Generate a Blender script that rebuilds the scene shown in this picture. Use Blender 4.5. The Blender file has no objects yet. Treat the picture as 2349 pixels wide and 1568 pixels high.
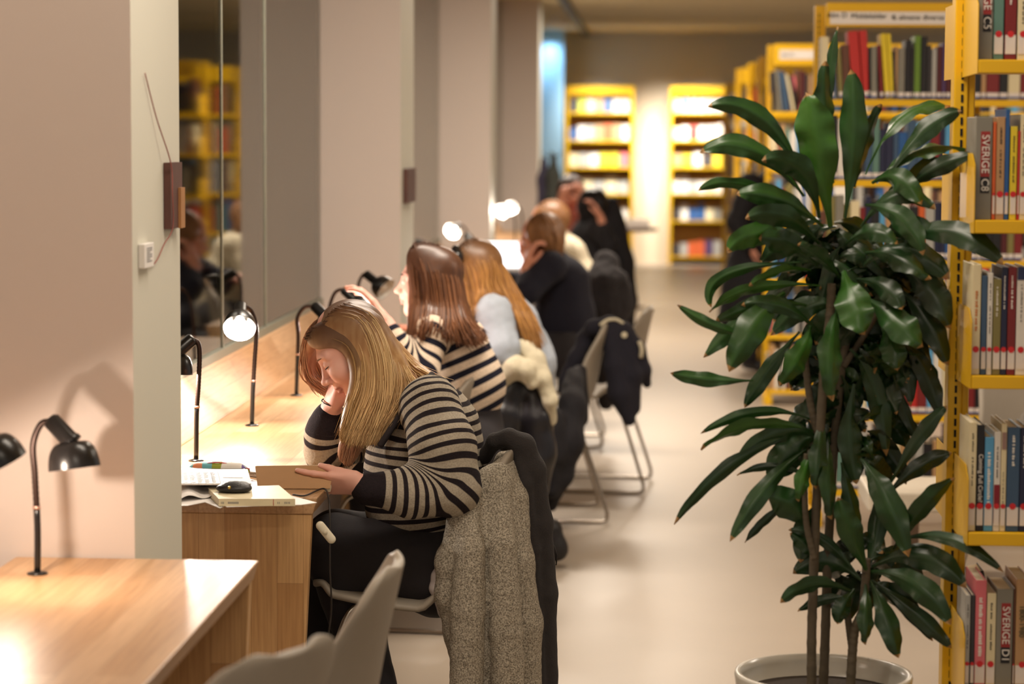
import bpy, math, random
import numpy as np
from mathutils import Vector, Matrix
import openvdb
R = math.radians
C = bpy.context.scene.collection
rnd = random.Random(11)

# ------------------------------------------------------------------ camera
F = 5546.0                                   # focal length in pixels of the 2349 x 1568 frame
cam_d = bpy.data.cameras.new('camera'); cam_d.sensor_width = 36.0; cam_d.lens = F * 36.0 / 2349.0
cam = bpy.data.objects.new('camera', cam_d); C.objects.link(cam)
cam.location = (0, 0, 1.6)
PITCH = math.atan(484.0 / F); YAW = math.atan(315.5 * math.cos(PITCH) / F)
cam.matrix_world = Matrix.Translation((0, 0, 1.6)) @ Matrix.Rotation(YAW, 4, 'Z') @ Matrix.Rotation(R(90) - PITCH, 4, 'X') @ Matrix.Rotation(R(0.3), 4, 'Z')
cam_d.clip_end = 100
cam_d.dof.use_dof = True; cam_d.dof.focus_distance = 5.95; cam_d.dof.aperture_fstop = 2.9
cam_d.dof.aperture_blades = 9
sc = bpy.context.scene
sc.camera = cam
CM = cam.matrix_world.copy()

# ------------------------------------------------------------------ world, light, exposure
w = bpy.data.worlds.new('world'); sc.world = w; w.use_nodes = True
w.node_tree.nodes['Background'].inputs[0].default_value = (1.0, 0.90, 0.80, 1)
w.node_tree.nodes['Background'].inputs[1].default_value = 0.42
sc.view_settings.view_transform = 'Standard'; sc.view_settings.look = 'None'
sc.view_settings.exposure = 0.0; sc.view_settings.gamma = 1.0; sc.view_settings.use_curve_mapping = False
sc.cycles.use_denoising = True
sc.cycles.max_bounces = 6; sc.cycles.diffuse_bounces = 3; sc.cycles.glossy_bounces = 3
sc.cycles.transparent_max_bounces = 8; sc.cycles.caustics_reflective = False; sc.cycles.caustics_refractive = False
sc.cycles.sample_clamp_indirect = 4.0

def area(name, loc, size, power, col=(1, .82, .62), rot=(0, 0, 0), sy=None, spread=None):
    l = bpy.data.lights.new(name, 'AREA'); l.energy = power; l.color = col; l.size = size
    if sy: l.shape = 'RECTANGLE'; l.size_y = sy
    if spread: l.spread = R(spread)
    o = bpy.data.objects.new(name, l); C.objects.link(o); o.location = loc; o.rotation_euler = rot
    return o
CEIL = 2.80
WARM = (1, .87, .72)
# area lights added under the ceiling to fill the hall with general light
area('ceiling_fill_light', (0.25, 1.2, CEIL - .04), 1.2, 30, WARM, sy=.3)
area('ceiling_fill_light', (-0.1, 4.6, CEIL - .04), 1.2, 29, WARM, sy=.3)
area('ceiling_fill_light', (-0.45, 7.7, CEIL - .04), 1.2, 74, WARM, sy=.3)
area('ceiling_fill_light', (-0.45, 12.9, CEIL - .04), 1.2, 112, WARM, sy=.3)
area('ceiling_fill_light', (-0.55, 18.6, CEIL - .04), 1.2, 150, WARM, sy=.3)
area('ceiling_fill_light', (0.2, 22.5, CEIL - .04), 1.2, 70, WARM, sy=.3)
area('ceiling_fill_light', (2.6, 7.6, CEIL - .04), 1.2, 40, WARM, sy=.3)
area('ceiling_fill_light', (2.6, 12.2, CEIL - .04), 1.2, 60, WARM, sy=.3)
# wall washers above the two end shelves
for wx in (-0.62, 0.15, 0.62):
    area('wall_washer_light', (wx, 28.35, CEIL - .06), .25, 15, (1, .92, .82), rot=(R(34), 0, 0), spread=64)
# cool tube by the last window
area('window_tube_light', (-1.20, 28.6, 2.5), .08, 4, (.55, .8, 1), rot=(R(30), 0, 0), sy=.5)

# ------------------------------------------------------------------ helpers
def V(*a): return Vector(a)
def ray(px, py):
    d = CM.to_3x3() @ Vector(((px - 1174.5) / F, -(py - 784.0) / F, -1.0))
    return d
def W(px, py, Y):
    d = ray(px, py); return Vector((0, 0, 1.6)) + d * (Y / d.y)
def WZ(px, py, z):
    d = ray(px, py); return Vector((0, 0, 1.6)) + d * ((z - 1.6) / d.z)
def WX(px, py, x):
    d = ray(px, py); return Vector((0, 0, 1.6)) + d * (x / d.x)

class MB:
    def __init__(s): s.v = []; s.f = []
    def add(s, vs, fs):
        n = len(s.v); s.v += [tuple(v) for v in vs]; s.f += [tuple(i + n for i in f) for f in fs]
    def box(s, x0, x1, y0, y1, z0, z1, M=None):
        vs = [(x, y, z) for x in (x0, x1) for y in (y0, y1) for z in (z0, z1)]
        if M: vs = [M @ Vector(v) for v in vs]
        s.add(vs, [(0, 1, 3, 2), (4, 6, 7, 5), (0, 4, 5, 1), (2, 3, 7, 6), (0, 2, 6, 4), (1, 5, 7, 3)])
    def tube(s, pts, r, n=10, cap=True):
        pts = [Vector(p) for p in pts]; m = len(pts)
        rs = r if isinstance(r, (list, tuple)) else [r] * m
        up = Vector((0, 0, 1)); rings = []
        t0 = (pts[1] - pts[0]).normalized()
        a = t0.orthogonal().normalized()
        for i in range(m):
            t = (pts[min(i + 1, m - 1)] - pts[max(i - 1, 0)]).normalized()
            a = (a - t * a.dot(t)).normalized(); b = t.cross(a)
            rings.append([pts[i] + (a * math.cos(q) + b * math.sin(q)) * rs[i] for q in [2 * math.pi * k / n for k in range(n)]])
        vs = [p for rg in rings for p in rg]; fs = []
        for i in range(m - 1):
            for k in range(n):
                fs.append((i * n + k, i * n + (k + 1) % n, (i + 1) * n + (k + 1) % n, (i + 1) * n + k))
        if cap: fs.append(tuple(range(n - 1, -1, -1))); fs.append(tuple(range((m - 1) * n, m * n)))
        s.add(vs, fs)
    def lathe(s, prof, M=None, n=28, closed=False):
        vs = []
        for (r, z) in prof:
            for k in range(n):
                q = 2 * math.pi * k / n; v = Vector((r * math.cos(q), r * math.sin(q), z)); vs.append(M @ v if M else v)
        fs = []; m = len(prof)
        for i in range(m - 1 + (1 if closed else 0)):
            j = (i + 1) % m
            for k in range(n): fs.append((i * n + k, i * n + (k + 1) % n, j * n + (k + 1) % n, j * n + k))
        s.add(vs, fs)
    def prism(s, poly, d0, d1, axis='y', M=None):
        n = len(poly)
        def mk(p, d):
            v = {'y': (p[0], d, p[1]), 'x': (d, p[0], p[1]), 'z': (p[0], p[1], d)}[axis]
            return M @ Vector(v) if M else Vector(v)
        vs = [mk(p, d0) for p in poly] + [mk(p, d1) for p in poly]
        fs = [tuple(range(n - 1, -1, -1)), tuple(range(n, 2 * n))] + [(i, (i + 1) % n, n + (i + 1) % n, n + i) for i in range(n)]
        s.add(vs, fs)
    def build(s, name, mat=None, parent=None, smooth=False, bevel=0, seg=2, fix=True):
        me = bpy.data.meshes.new(name); me.from_pydata(s.v, [], s.f)
        if fix:
            import bmesh
            bm = bmesh.new(); bm.from_mesh(me); bmesh.ops.recalc_face_normals(bm, faces=bm.faces); bm.to_mesh(me); bm.free()
        if mat:
            for m in (mat if isinstance(mat, list) else [mat]): me.materials.append(m)
        if smooth: me.polygons.foreach_set('use_smooth', [True] * len(me.polygons))
        o = bpy.data.objects.new(name, me); C.objects.link(o)
        if parent: o.parent = parent
        if bevel:
            b = o.modifiers.new('b', 'BEVEL'); b.width = bevel; b.segments = seg; b.limit_method = 'ANGLE'; b.angle_limit = R(40)
        return o

def tag(o, label=None, cat=None, group=None, kind=None):
    if label: o['label'] = label
    if cat: o['category'] = cat
    if group: o['group'] = group
    if kind: o['kind'] = kind
    return o
def empty(name, loc=(0, 0, 0), rz=0):
    o = bpy.data.objects.new(name, None); C.objects.link(o); o.location = loc; o.rotation_euler = (0, 0, rz); o.empty_display_size = .1
    return o
def copy_tree(o, parent=None):
    c = o.copy(); C.objects.link(c); c.parent = parent
    for ch in list(o.children): copy_tree(ch, c)
    return c
def cr(pts, n):
    """Catmull-Rom resample of a list of vectors into n points"""
    P = [Vector(p) for p in pts]; P = [P[0] * 2 - P[1]] + P + [P[-1] * 2 - P[-2]]
    m = len(P) - 3; out = []
    for i in range(n):
        u = i / (n - 1) * m; k = min(int(u), m - 1); t = u - k
        a, b, c, d = P[k:k + 4]
        out.append(.5 * ((2 * b) + (c - a) * t + (2 * a - 5 * b + 4 * c - d) * t * t + (3 * b - a - 3 * c + d) * t ** 3))
    return out

# ------------------------------------------------------------------ materials
def srgb(r, g, b):
    f = lambda c: (c / 255 / 12.92) if c <= 10 else ((c / 255 + .055) / 1.055) ** 2.4
    return (f(r), f(g), f(b), 1)
_mc = {}
def mat(name, col, rough=.5, metal=0, var=.12, scale=30, bump=0, bscale=200, spec=.5, coords='Object', sheen=0, emit=None, es=0, trans=0):
    """plain procedural surface: base colour with a little noise, optional bump"""
    if name in _mc: return _mc[name]
    m = bpy.data.materials.new(name); m.use_nodes = True; nt = m.node_tree; N = nt.nodes; L = nt.links
    b = N['Principled BSDF']; b.inputs['Roughness'].default_value = rough; b.inputs['Metallic'].default_value = metal
    b.inputs['Specular IOR Level'].default_value = spec
    if sheen: b.inputs['Sheen Weight'].default_value = sheen
    if trans: b.inputs['Transmission Weight'].default_value = trans
    tc = N.new('ShaderNodeTexCoord')
    no = N.new('ShaderNodeTexNoise'); no.inputs['Scale'].default_value = scale; no.inputs['Detail'].default_value = 3
    L.new(tc.outputs[coords], no.inputs['Vector'])
    mx = N.new('ShaderNodeMix'); mx.data_type = 'RGBA'
    c = Vector(col[:3]); mx.inputs[6].default_value = (*(c * (1 - var)), 1); mx.inputs[7].default_value = (*[min(1, q) for q in (c * (1 + var))], 1)
    L.new(no.outputs['Fac'], mx.inputs[0]); L.new(mx.outputs[2], b.inputs['Base Color'])
    if bump:
        n2 = N.new('ShaderNodeTexNoise'); n2.inputs['Scale'].default_value = bscale; n2.inputs['Detail'].default_value = 4
        L.new(tc.outputs[coords], n2.inputs['Vector'])
        bp = N.new('ShaderNodeBump'); bp.inputs['Strength'].default_value = bump; bp.inputs['Distance'].default_value = .004
        L.new(n2.outputs['Fac'], bp.inputs['Height']); L.new(bp.outputs['Normal'], b.inputs['Normal'])
    if emit: b.inputs['Emission Color'].default_value = emit; b.inputs['Emission Strength'].default_value = es
    _mc[name] = m; return m

def wood(name, c1, c2, axis='x', rough=.38, stave=.062):
    """edge-glued oak staves; axis = direction the staves run in"""
    m = bpy.data.materials.new(name); m.use_nodes = True; nt = m.node_tree; N = nt.nodes; L = nt.links
    b = N['Principled BSDF']; b.inputs['Roughness'].default_value = rough
    ge = N.new('ShaderNodeNewGeometry'); mp = N.new('ShaderNodeMapping'); L.new(ge.outputs['Position'], mp.inputs['Vector'])
    rot = {'x': (0, 0, 0), 'y': (0, 0, R(90)), 'z': (0, R(90), 0), 'zy': (R(90), 0, R(90))}[axis]
    mp.inputs['Rotation'].default_value = rot
    if axis == 'z': mp.inputs['Rotation'].default_value = (R(-90), R(0), R(0)); 
    br = N.new('ShaderNodeTexBrick'); br.offset = .37; br.squash = 1
    if axis == 'z':
        sx = N.new('ShaderNodeSeparateXYZ'); cb = N.new('ShaderNodeCombineXYZ'); L.new(ge.outputs['Position'], sx.inputs[0])
        L.new(sx.outputs['Z'], cb.inputs['X']); L.new(sx.outputs['X'], cb.inputs['Y']); L.new(cb.outputs[0], br.inputs['Vector']); src = cb.outputs[0]
    elif axis == 'zy':
        sx = N.new('ShaderNodeSeparateXYZ'); cb = N.new('ShaderNodeCombineXYZ'); L.new(ge.outputs['Position'], sx.inputs[0])
        L.new(sx.outputs['Y'], cb.inputs['X']); L.new(sx.outputs['Z'], cb.inputs['Y']); L.new(cb.outputs[0], br.inputs['Vector']); src = cb.outputs[0]
    else:
        L.new(mp.outputs[0], br.inputs['Vector']); src = mp.outputs[0]
    br.inputs['Scale'].default_value = 1; br.inputs['Brick Width'].default_value = .85; br.inputs['Row Height'].default_value = stave
    br.inputs['Mortar Size'].default_value = .0004; br.inputs['Bias'].default_value = 0
    br.inputs['Color1'].default_value = c1; br.inputs['Color2'].default_value = c2
    br.inputs['Mortar'].default_value = (c2[0] * .6, c2[1] * .6, c2[2] * .6, 1)
    st = N.new('ShaderNodeMapping'); st.inputs['Scale'].default_value = (3, 60, 60); L.new(src, st.inputs['Vector'])
    no = N.new('ShaderNodeTexNoise'); no.inputs['Scale'].default_value = 2.2; no.inputs['Detail'].default_value = 6; L.new(st.outputs[0], no.inputs['Vector'])
    mx = N.new('ShaderNodeMix'); mx.data_type = 'RGBA'; mx.blend_type = 'MULTIPLY'; mx.inputs[0].default_value = .55
    rp = N.new('ShaderNodeValToRGB'); rp.color_ramp.elements[0].position = .3; rp.color_ramp.elements[0].color = (.62, .55, .48, 1)
    rp.color_ramp.elements[1].position = .65; rp.color_ramp.elements[1].color = (1, 1, 1, 1)
    L.new(no.outputs['Fac'], rp.inputs[0]); L.new(br.outputs['Color'], mx.inputs[6]); L.new(rp.outputs[0], mx.inputs[7]); L.new(mx.outputs[2], b.inputs['Base Color'])
    return m

def attr_mat(name, rough=.7, spec=.3, build=None, aniso=0):
    m = bpy.data.materials.new(name); m.use_nodes = True
    b = m.node_tree.nodes['Principled BSDF']; b.inputs['Roughness'].default_value = rough; b.inputs['Specular IOR Level'].default_value = spec
    if build: build(m.node_tree, b)
    return m

def knit(name, dark, light, period, duty, rough=.9):
    """striped knitwear: the 'stripe' attribute runs along the garment"""
    def bd(nt, b):
        N = nt.nodes; L = nt.links
        a = N.new('ShaderNodeAttribute'); a.attribute_name = 'stripe'
        d = N.new('ShaderNodeMath'); d.operation = 'DIVIDE'; d.inputs[1].default_value = period; L.new(a.outputs['Fac'], d.inputs[0])
        fr = N.new('ShaderNodeMath'); fr.operation = 'FRACT'; L.new(d.outputs[0], fr.inputs[0])
        rp = N.new('ShaderNodeValToRGB'); e = rp.color_ramp.elements; rp.color_ramp.interpolation = 'LINEAR'
        e[0].position = 0; e[0].color = dark; e[1].position = duty - .03; e[1].color = dark
        for p, c in ((duty + .03, light), (.95, light), (1.0, dark)):
            q = rp.color_ramp.elements.new(p); q.color = c
        L.new(fr.outputs[0], rp.inputs[0])
        # dark ribbed cuffs and neckline
        c2 = N.new('ShaderNodeAttribute'); c2.attribute_name = 'trim'
        mx = N.new('ShaderNodeMix'); mx.data_type = 'RGBA'; L.new(c2.outputs['Fac'], mx.inputs[0]); L.new(rp.outputs[0], mx.inputs[6]); mx.inputs[7].default_value = dark
        tc = N.new('ShaderNodeTexCoord'); no = N.new('ShaderNodeTexNoise'); no.inputs['Scale'].default_value = 260; no.inputs['Detail'].default_value = 3
        L.new(tc.outputs['Object'], no.inputs['Vector'])
        m2 = N.new('ShaderNodeMix'); m2.data_type = 'RGBA'; m2.blend_type = 'MULTIPLY'; m2.inputs[0].default_value = .7
        r2 = N.new('ShaderNodeValToRGB'); r2.color_ramp.elements[0].position = .3; r2.color_ramp.elements[0].color = (.6, .6, .6, 1); r2.color_ramp.elements[1].position = .6
        L.new(no.outputs['Fac'], r2.inputs[0]); L.new(mx.outputs[2], m2.inputs[6]); L.new(r2.outputs[0], m2.inputs[7]); L.new(m2.outputs[2], b.inputs['Base Color'])
        bp = N.new('ShaderNodeBump'); bp.inputs['Strength'].default_value = .35; bp.inputs['Distance'].default_value = .003
        L.new(no.outputs['Fac'], bp.inputs['Height']); L.new(bp.outputs['Normal'], b.inputs['Normal'])
    return attr_mat(name, rough, .15, bd)

def hairmat(name, root, lo, hi, rough=.42, reach=.36):
    def bd(nt, b):
        N = nt.nodes; L = nt.links
        a = N.new('ShaderNodeAttribute'); a.attribute_name = 'hv'
        t = N.new('ShaderNodeAttribute'); t.attribute_name = 'ht'
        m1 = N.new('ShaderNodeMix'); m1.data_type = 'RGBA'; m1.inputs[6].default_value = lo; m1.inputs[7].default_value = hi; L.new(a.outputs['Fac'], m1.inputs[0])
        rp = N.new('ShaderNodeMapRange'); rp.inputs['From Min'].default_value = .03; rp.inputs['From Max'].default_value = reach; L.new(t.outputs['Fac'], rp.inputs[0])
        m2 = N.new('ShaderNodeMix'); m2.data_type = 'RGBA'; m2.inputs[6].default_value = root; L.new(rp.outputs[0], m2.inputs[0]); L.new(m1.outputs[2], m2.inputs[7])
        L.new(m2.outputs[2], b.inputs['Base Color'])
    return attr_mat(name, rough, .45, bd)

def skinmat(name, col):
    def bd(nt, b):
        N = nt.nodes; L = nt.links
        tc = N.new('ShaderNodeTexCoord'); no = N.new('ShaderNodeTexNoise'); no.inputs['Scale'].default_value = 22; no.inputs['Detail'].default_value = 3
        L.new(tc.outputs['Object'], no.inputs['Vector'])
        mx = N.new('ShaderNodeMix'); mx.data_type = 'RGBA'; L.new(no.outputs['Fac'], mx.inputs[0])
        mx.inputs[6].default_value = (col[0] * .95, col[1] * .82, col[2] * .8, 1); mx.inputs[7].default_value = (min(1, col[0] * 1.06), col[1] * 1.1, col[2] * 1.1, 1)
        a = N.new('ShaderNodeAttribute'); a.attribute_name = 'lip'
        m2 = N.new('ShaderNodeMix'); m2.data_type = 'RGBA'; L.new(a.outputs['Fac'], m2.inputs[0]); L.new(mx.outputs[2], m2.inputs[6]); m2.inputs[7].default_value = (.42, .12, .10, 1)
        L.new(m2.outputs[2], b.inputs['Base Color'])
        b.inputs['Subsurface Weight'].default_value = .12; b.inputs['Subsurface Radius'].default_value = (.6, .2, .1); b.inputs['Subsurface Scale'].default_value = .02
    return attr_mat(name, .5, .4, bd)

# ------------------------------------------------------------------ implicit surfaces for bodies, cloth and hair
def seg_d(P, a, b):
    ab = b - a; t = np.clip(((P - a) @ ab) / max(1e-9, ab @ ab), 0, 1)
    return np.linalg.norm(P - a - t[:, None] * ab, axis=1), t
def prim_eval(pr, X, Y, Z):
    ty = pr[0]
    if ty == 'c':
        a, b, ra, rb = pr[1:5]
        ab = b - a; L2 = max(1e-9, float(ab @ ab))
        dx, dy, dz = X - a[0], Y - a[1], Z - a[2]
        t = np.clip((dx * ab[0] + dy * ab[1] + dz * ab[2]) / L2, 0, 1)
        return np.sqrt((dx - t * ab[0]) ** 2 + (dy - t * ab[1]) ** 2 + (dz - t * ab[2]) ** 2) - (ra + (rb - ra) * t)
    c, r, M = pr[1:4]
    dx, dy, dz = X - c[0], Y - c[1], Z - c[2]
    if M is not None:
        u = [dx * M[0, i] + dy * M[1, i] + dz * M[2, i] for i in range(3)]
    else: u = [dx, dy, dz]
    k0 = np.sqrt(sum((u[i] / r[i]) ** 2 for i in range(3))) + 1e-9
    k1 = np.sqrt(sum((u[i] / r[i] ** 2) ** 2 for i in range(3))) + 1e-9
    return k0 * (k0 - 1) / k1
def npv(p): return np.array(tuple(p), dtype=np.float64)
def cap(a, b, ra, rb=None, k=None, neg=False, g=None): return ['c', npv(a), npv(b), ra, ra if rb is None else rb, dict(k=k, neg=neg, g=g)]
def ell(c, r, M=None, k=None, neg=False, g=None):
    if M is not None: M = np.array([list(row) for row in M])[:3, :3]
    return ['e', npv(c), tuple(r), M, None, dict(k=k, neg=neg, g=g)]
def chain(pts, rs, k=None, g=None):
    return [cap(pts[i], pts[i + 1], rs[i], rs[i + 1], k=k, g=g) for i in range(len(pts) - 1)]
def sdf(prims, vox=.006, k=.02):
    lo = np.full(3, 1e9); hi = np.full(3, -1e9); bxs = []
    for p in prims:
        if p[0] == 'c':
            r = max(p[3], p[4]); a = np.minimum(p[1], p[2]) - r; b = np.maximum(p[1], p[2]) + r
        else:
            r = max(p[2]); a = p[1] - r; b = p[1] + r
        bxs.append((a, b))
        if not p[5]['neg']: lo = np.minimum(lo, a); hi = np.maximum(hi, b)
    lo -= 4 * vox; hi += 4 * vox
    n = np.ceil((hi - lo) / vox).astype(int) + 1
    ax = [lo[i] + vox * np.arange(n[i]) for i in range(3)]
    D = np.full(n, 1.0, dtype=np.float32)
    for p, (a, b) in zip(prims, bxs):
        kk = p[5]['k'] or k; pad = kk + 4 * vox
        i0 = np.clip(np.floor((a - pad - lo) / vox).astype(int), 0, n); i1 = np.clip(np.ceil((b + pad - lo) / vox).astype(int), 0, n)
        if (i1 <= i0).any(): continue
        sl = tuple(slice(i0[q], i1[q]) for q in range(3))
        X, Y, Z = np.meshgrid(ax[0][sl[0]], ax[1][sl[1]], ax[2][sl[2]], indexing='ij', sparse=True)
        e = prim_eval(p, X, Y, Z).astype(np.float32); d = D[sl]
        if p[5]['neg']:
            h = np.clip(.5 - .5 * (d + e) / kk, 0, 1); D[sl] = d * (1 - h) + (-e) * h + kk * h * (1 - h)
        else:
            h = np.clip(.5 + .5 * (d - e) / kk, 0, 1); D[sl] = d * (1 - h) + e * h - kk * h * (1 - h)
    g = openvdb.FloatGrid(3 * vox); g.copyFromArray(np.clip(D, -3 * vox, 3 * vox), tolerance=0)
    P, Q = g.convertToQuads(0.0)
    P = P * vox + lo
    return P.astype(np.float64), Q[:, ::-1]
def sines(P, freq, seed, n=7):
    r = np.random.RandomState(seed); o = np.zeros(len(P))
    for i in range(n):
        d = r.normal(size=3); d /= np.linalg.norm(d)
        q = P @ (d * freq * (.6 + r.rand())) + r.rand() * 6.28
        o += np.sin(q + 1.3 * np.sin(P @ (r.normal(size=3) * freq * .5)))
    return o / n
def make(name, P, Q, m, parent=None, attrs=None, wr=None, sub=False):
    me = bpy.data.meshes.new(name)
    me.vertices.add(len(P)); me.loops.add(len(Q) * 4); me.polygons.add(len(Q))
    me.vertices.foreach_set('co', P.astype(np.float32).ravel()); me.loops.foreach_set('vertex_index', Q.astype(np.int32).ravel())
    me.polygons.foreach_set('loop_start', np.arange(0, len(Q) * 4, 4, dtype=np.int32))
    me.polygons.foreach_set('use_smooth', np.ones(len(Q), dtype=bool)); me.update(calc_edges=True)
    if wr:
        nn = np.zeros(len(P) * 3, dtype=np.float32); me.vertices.foreach_get('normal', nn); nn = nn.reshape(-1, 3)
        off = sum(a * sines(P, f, s) for (a, f, s) in wr)
        P = P + nn * off[:, None]; me.vertices.foreach_set('co', P.astype(np.float32).ravel()); me.update()
    if attrs:
        for kx, a in attrs.items():
            at = me.attributes.new(kx, 'FLOAT', 'POINT'); at.data.foreach_set('value', np.asarray(a, dtype=np.float32))
    me.materials.append(m)
    o = bpy.data.objects.new(name, me); C.objects.link(o)
    if parent: o.parent = parent
    return o
def stripe_attr(P, prims):
    """distance along the nearest garment tube (blended along one sleeve), plus a trim mask at cuffs"""
    G = {}
    for p in prims:
        g = p[5]['g']
        if g is None or p[0] != 'c': continue
        d, t = seg_d(P, p[1], p[2]); e = d - (p[3] + (p[4] - p[3]) * t); ab = (p[2] - p[1]) / max(np.linalg.norm(p[2] - p[1]), 1e-6)
        co = g[0] + (P - p[1]) @ ab; w_ = np.exp(-np.clip(e, -.03, .3) / .009)
        q = G.setdefault(g[2] if len(g) > 2 else id(p), [np.full(len(P), 1e9), np.zeros(len(P)), np.zeros(len(P)), g[1]])
        q[0] = np.minimum(q[0], e); q[1] += w_ * co; q[2] += w_
    best = np.full(len(P), 1e9); s = np.zeros(len(P)); tr = np.zeros(len(P))
    for e, a, b, th in G.values():
        co = a / np.maximum(b, 1e-12); m = e < best; best[m] = e[m]; s[m] = co[m]
        t = np.clip((co - th) / .006 + .5, 0, 1) if th else np.zeros(len(P)); tr[m] = t[m]
    return s, tr
# ================================================================== the room
def struct(name, mb, m, **k):
    o = mb.build(name, m, **k); o['kind'] = 'structure'; return o
M_floor = mat('floor_linoleum', srgb(168, 155, 140), rough=.36, var=.05, scale=3, bump=.05, bscale=60)
M_wall = mat('painted_wall', srgb(222, 210, 202), rough=.75, var=.02, scale=2)
M_wallg = mat('wall_cool', srgb(214, 212, 198), rough=.7, var=.02, scale=2)
M_ceil = mat('ceiling_glow_tint', srgb(232, 214, 174), rough=.8, var=.03, scale=1)  # yellow glow reflected off the shelves is put into this base colour
M_dark = mat('night_outside', srgb(14, 14, 16), rough=.9)
M_blue = mat('blue_light_tint', srgb(160, 200, 225), rough=.6, var=.03)  # bluish light falling on the end wall is put into this colour
M_trim = mat('window_metal', srgb(140, 142, 128), rough=.4, var=.04)
M_rail = mat('dark_rail', srgb(50, 44, 38), rough=.5)

f = MB(); f.box(-1.75, 7, -1.5, 29.75, -.05, 0); struct('floor', f, M_floor)
c = MB(); c.box(-1.75, 7, -1.5, 29.75, CEIL, CEIL + .1); struct('ceiling', c, M_ceil)
b = MB(); b.box(-1.75, 7, 29.6, 29.75, 0, CEIL); struct('wall_back', b, mat('end_wall', srgb(214, 203, 182), rough=.75, var=.02, scale=2))
b = MB(); b.box(-3.2, -3.1, -3, 34, -1, 4); o = struct('night_backdrop', b, M_dark)  # dark backdrop added beyond the panes to keep the outside night-dark
r_ = MB(); r_.box(-.83, -.76, 14, 29.6, CEIL - .05, CEIL); struct('trim_1', r_, M_rail)
# soffit edge lines of the ceiling
b = MB(); b.box(-.7, 7, 25.9, 26.0, CEIL - .035, CEIL); struct('trim_2', b, M_ceil)
# piers between the window bays; the aisle side of each has a cooler base colour
XA, XG = -1.028, -1.36
PIERS = [(4.76, 5.25), (9.95, 10.5), (15.6, 16.1), (22.3, 22.8)]
for i, (y0, y1) in enumerate(PIERS):
    b = MB(); b.box(-1.70, XA, y0, y1, 0, CEIL); o = struct('wall_left.%03d' % i if i else 'wall_left', b, [M_wall, M_wallg])
    for p in o.data.polygons:
        if p.normal.x > .9: p.material_index = 1
b = MB(); b.box(-1.70, -1.36, -1.5, 4.76, 0, CEIL); struct('wall_left.004', b, M_wall)
# low wall, metal sill, panes and the slim joints of each bay
gl = bpy.data.materials.new('window_glass'); gl.use_nodes = True
nt = gl.node_tree; nt.nodes.clear(); out = nt.nodes.new('ShaderNodeOutputMaterial'); tr = nt.nodes.new('ShaderNodeBsdfTransparent'); tr.inputs[0].default_value = (.95, .99, .95, 1)
gs = nt.nodes.new('ShaderNodeBsdfGlossy'); gs.inputs['Roughness'].default_value = .035; gs.inputs['Color'].default_value = (.95, .96, .92, 1)
fz = nt.nodes.new('ShaderNodeFresnel'); fz.inputs['IOR'].default_value = 1.75
ms = nt.nodes.new('ShaderNodeMixShader'); nt.links.new(fz.outputs[0], ms.inputs[0]); nt.links.new(tr.outputs[0], ms.inputs[1]); nt.links.new(gs.outputs[0], ms.inputs[2]); nt.links.new(ms.outputs[0], out.inputs[0])
bays = [(5.25, 9.95), (10.5, 15.6), (16.1, 22.3), (22.8, 28.3)]
for i, (y0, y1) in enumerate(bays):
    b = MB(); b.box(-1.6, XG, y0, y1, 0, .87); struct('wall_under_window' if i == 0 else 'wall_under_window.%03d' % i, b, M_wall)
    w_ = empty('window_%d' % (i + 1), (XG, (y0 + y1) / 2, .9)); w_['kind'] = 'structure'
    def rel(mb): mb.v = [(x - XG, y - (y0 + y1) / 2, z - .9) for (x, y, z) in mb.v]; return mb
    g = MB(); g.box(XG - .004, XG, y0, y1, .9, CEIL); rel(g).build('glass', gl, w_)
    s = MB(); s.box(XG - .06, XG + .012, y0, y1, .87, .905); rel(s).build('window_frame', M_trim, w_)
    js = [7.63, 8.5] if i == 0 else [(y0 + y1) / 2]
    for jy in js:
        j = MB(); j.box(XG - .012, XG + .004, jy - .007, jy + .007, .905, CEIL); rel(j).build('joint', M_trim, w_)
# fluted panels seen through the glass: the outer reveal of the pier
b = MB(); b.box(-1.70, -1.34, 28.3, 29.6, 0, CEIL); struct('wall_left.005', b, M_wall)
b = MB(); b.box(-1.34, -1.04, 28.9, 29.0, 0, CEIL); struct('wall_blue_lit', b, M_blue)

# ================================================================== desks
OAK1, OAK2 = srgb(210, 172, 132), srgb(186, 142, 98)
W_y = wood('oak_staves_lengthwise', OAK1, OAK2, 'y'); W_x = wood('oak_staves_across', OAK1, OAK2, 'x')
W_z = wood('oak_staves_upright', srgb(214, 172, 120), srgb(188, 142, 92), 'z', rough=.45); W_yz = wood('oak_staves_panel', OAK1, OAK2, 'zy', rough=.5)
def desk(y0, y1, label, back=True, xr=-.772, name='study_desk'):
    t = empty(name, (-1.0, (y0 + y1) / 2, 0)); tag(t, label, 'desk')
    def rl(mb): mb.v = [(x + 1.0, y - (y0 + y1) / 2, z) for (x, y, z) in mb.v]; return mb
    top = MB(); top.prism([(-1.27, .74), (xr, .74), (xr - .012, .70), (-1.27, .70)], y0, y1)
    rl(top).build('tabletop', W_y, t, bevel=.003)
    for ya, yb in ((y0 + .002, y0 + .032), (y1 - .032, y1 - .002)):
        s = MB(); s.prism([(-1.265, .70), (xr - .014, .70), (xr - .05, 0), (-1.265, 0)], ya, yb); rl(s).build('side_panel', W_z, t, bevel=.002)
    if back:
        p = MB(); p.prism([(-1.27, .741), (-1.352, .885), (-1.358, .84), (-1.29, .70), (-1.27, .70)], y0, y1); rl(p).build('back_panel', W_yz, t)
    return t
desk(3.0, 4.755, 'empty pale oak study desk in the near corner carrying two black gooseneck lamps', back=False, xr=-.775)
desk(5.585, 9.93, 'long oak study desk by the first window where the blonde reader sits')
desk(10.52, 15.58, 'long oak study desk by the second window behind the row of students')
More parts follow.
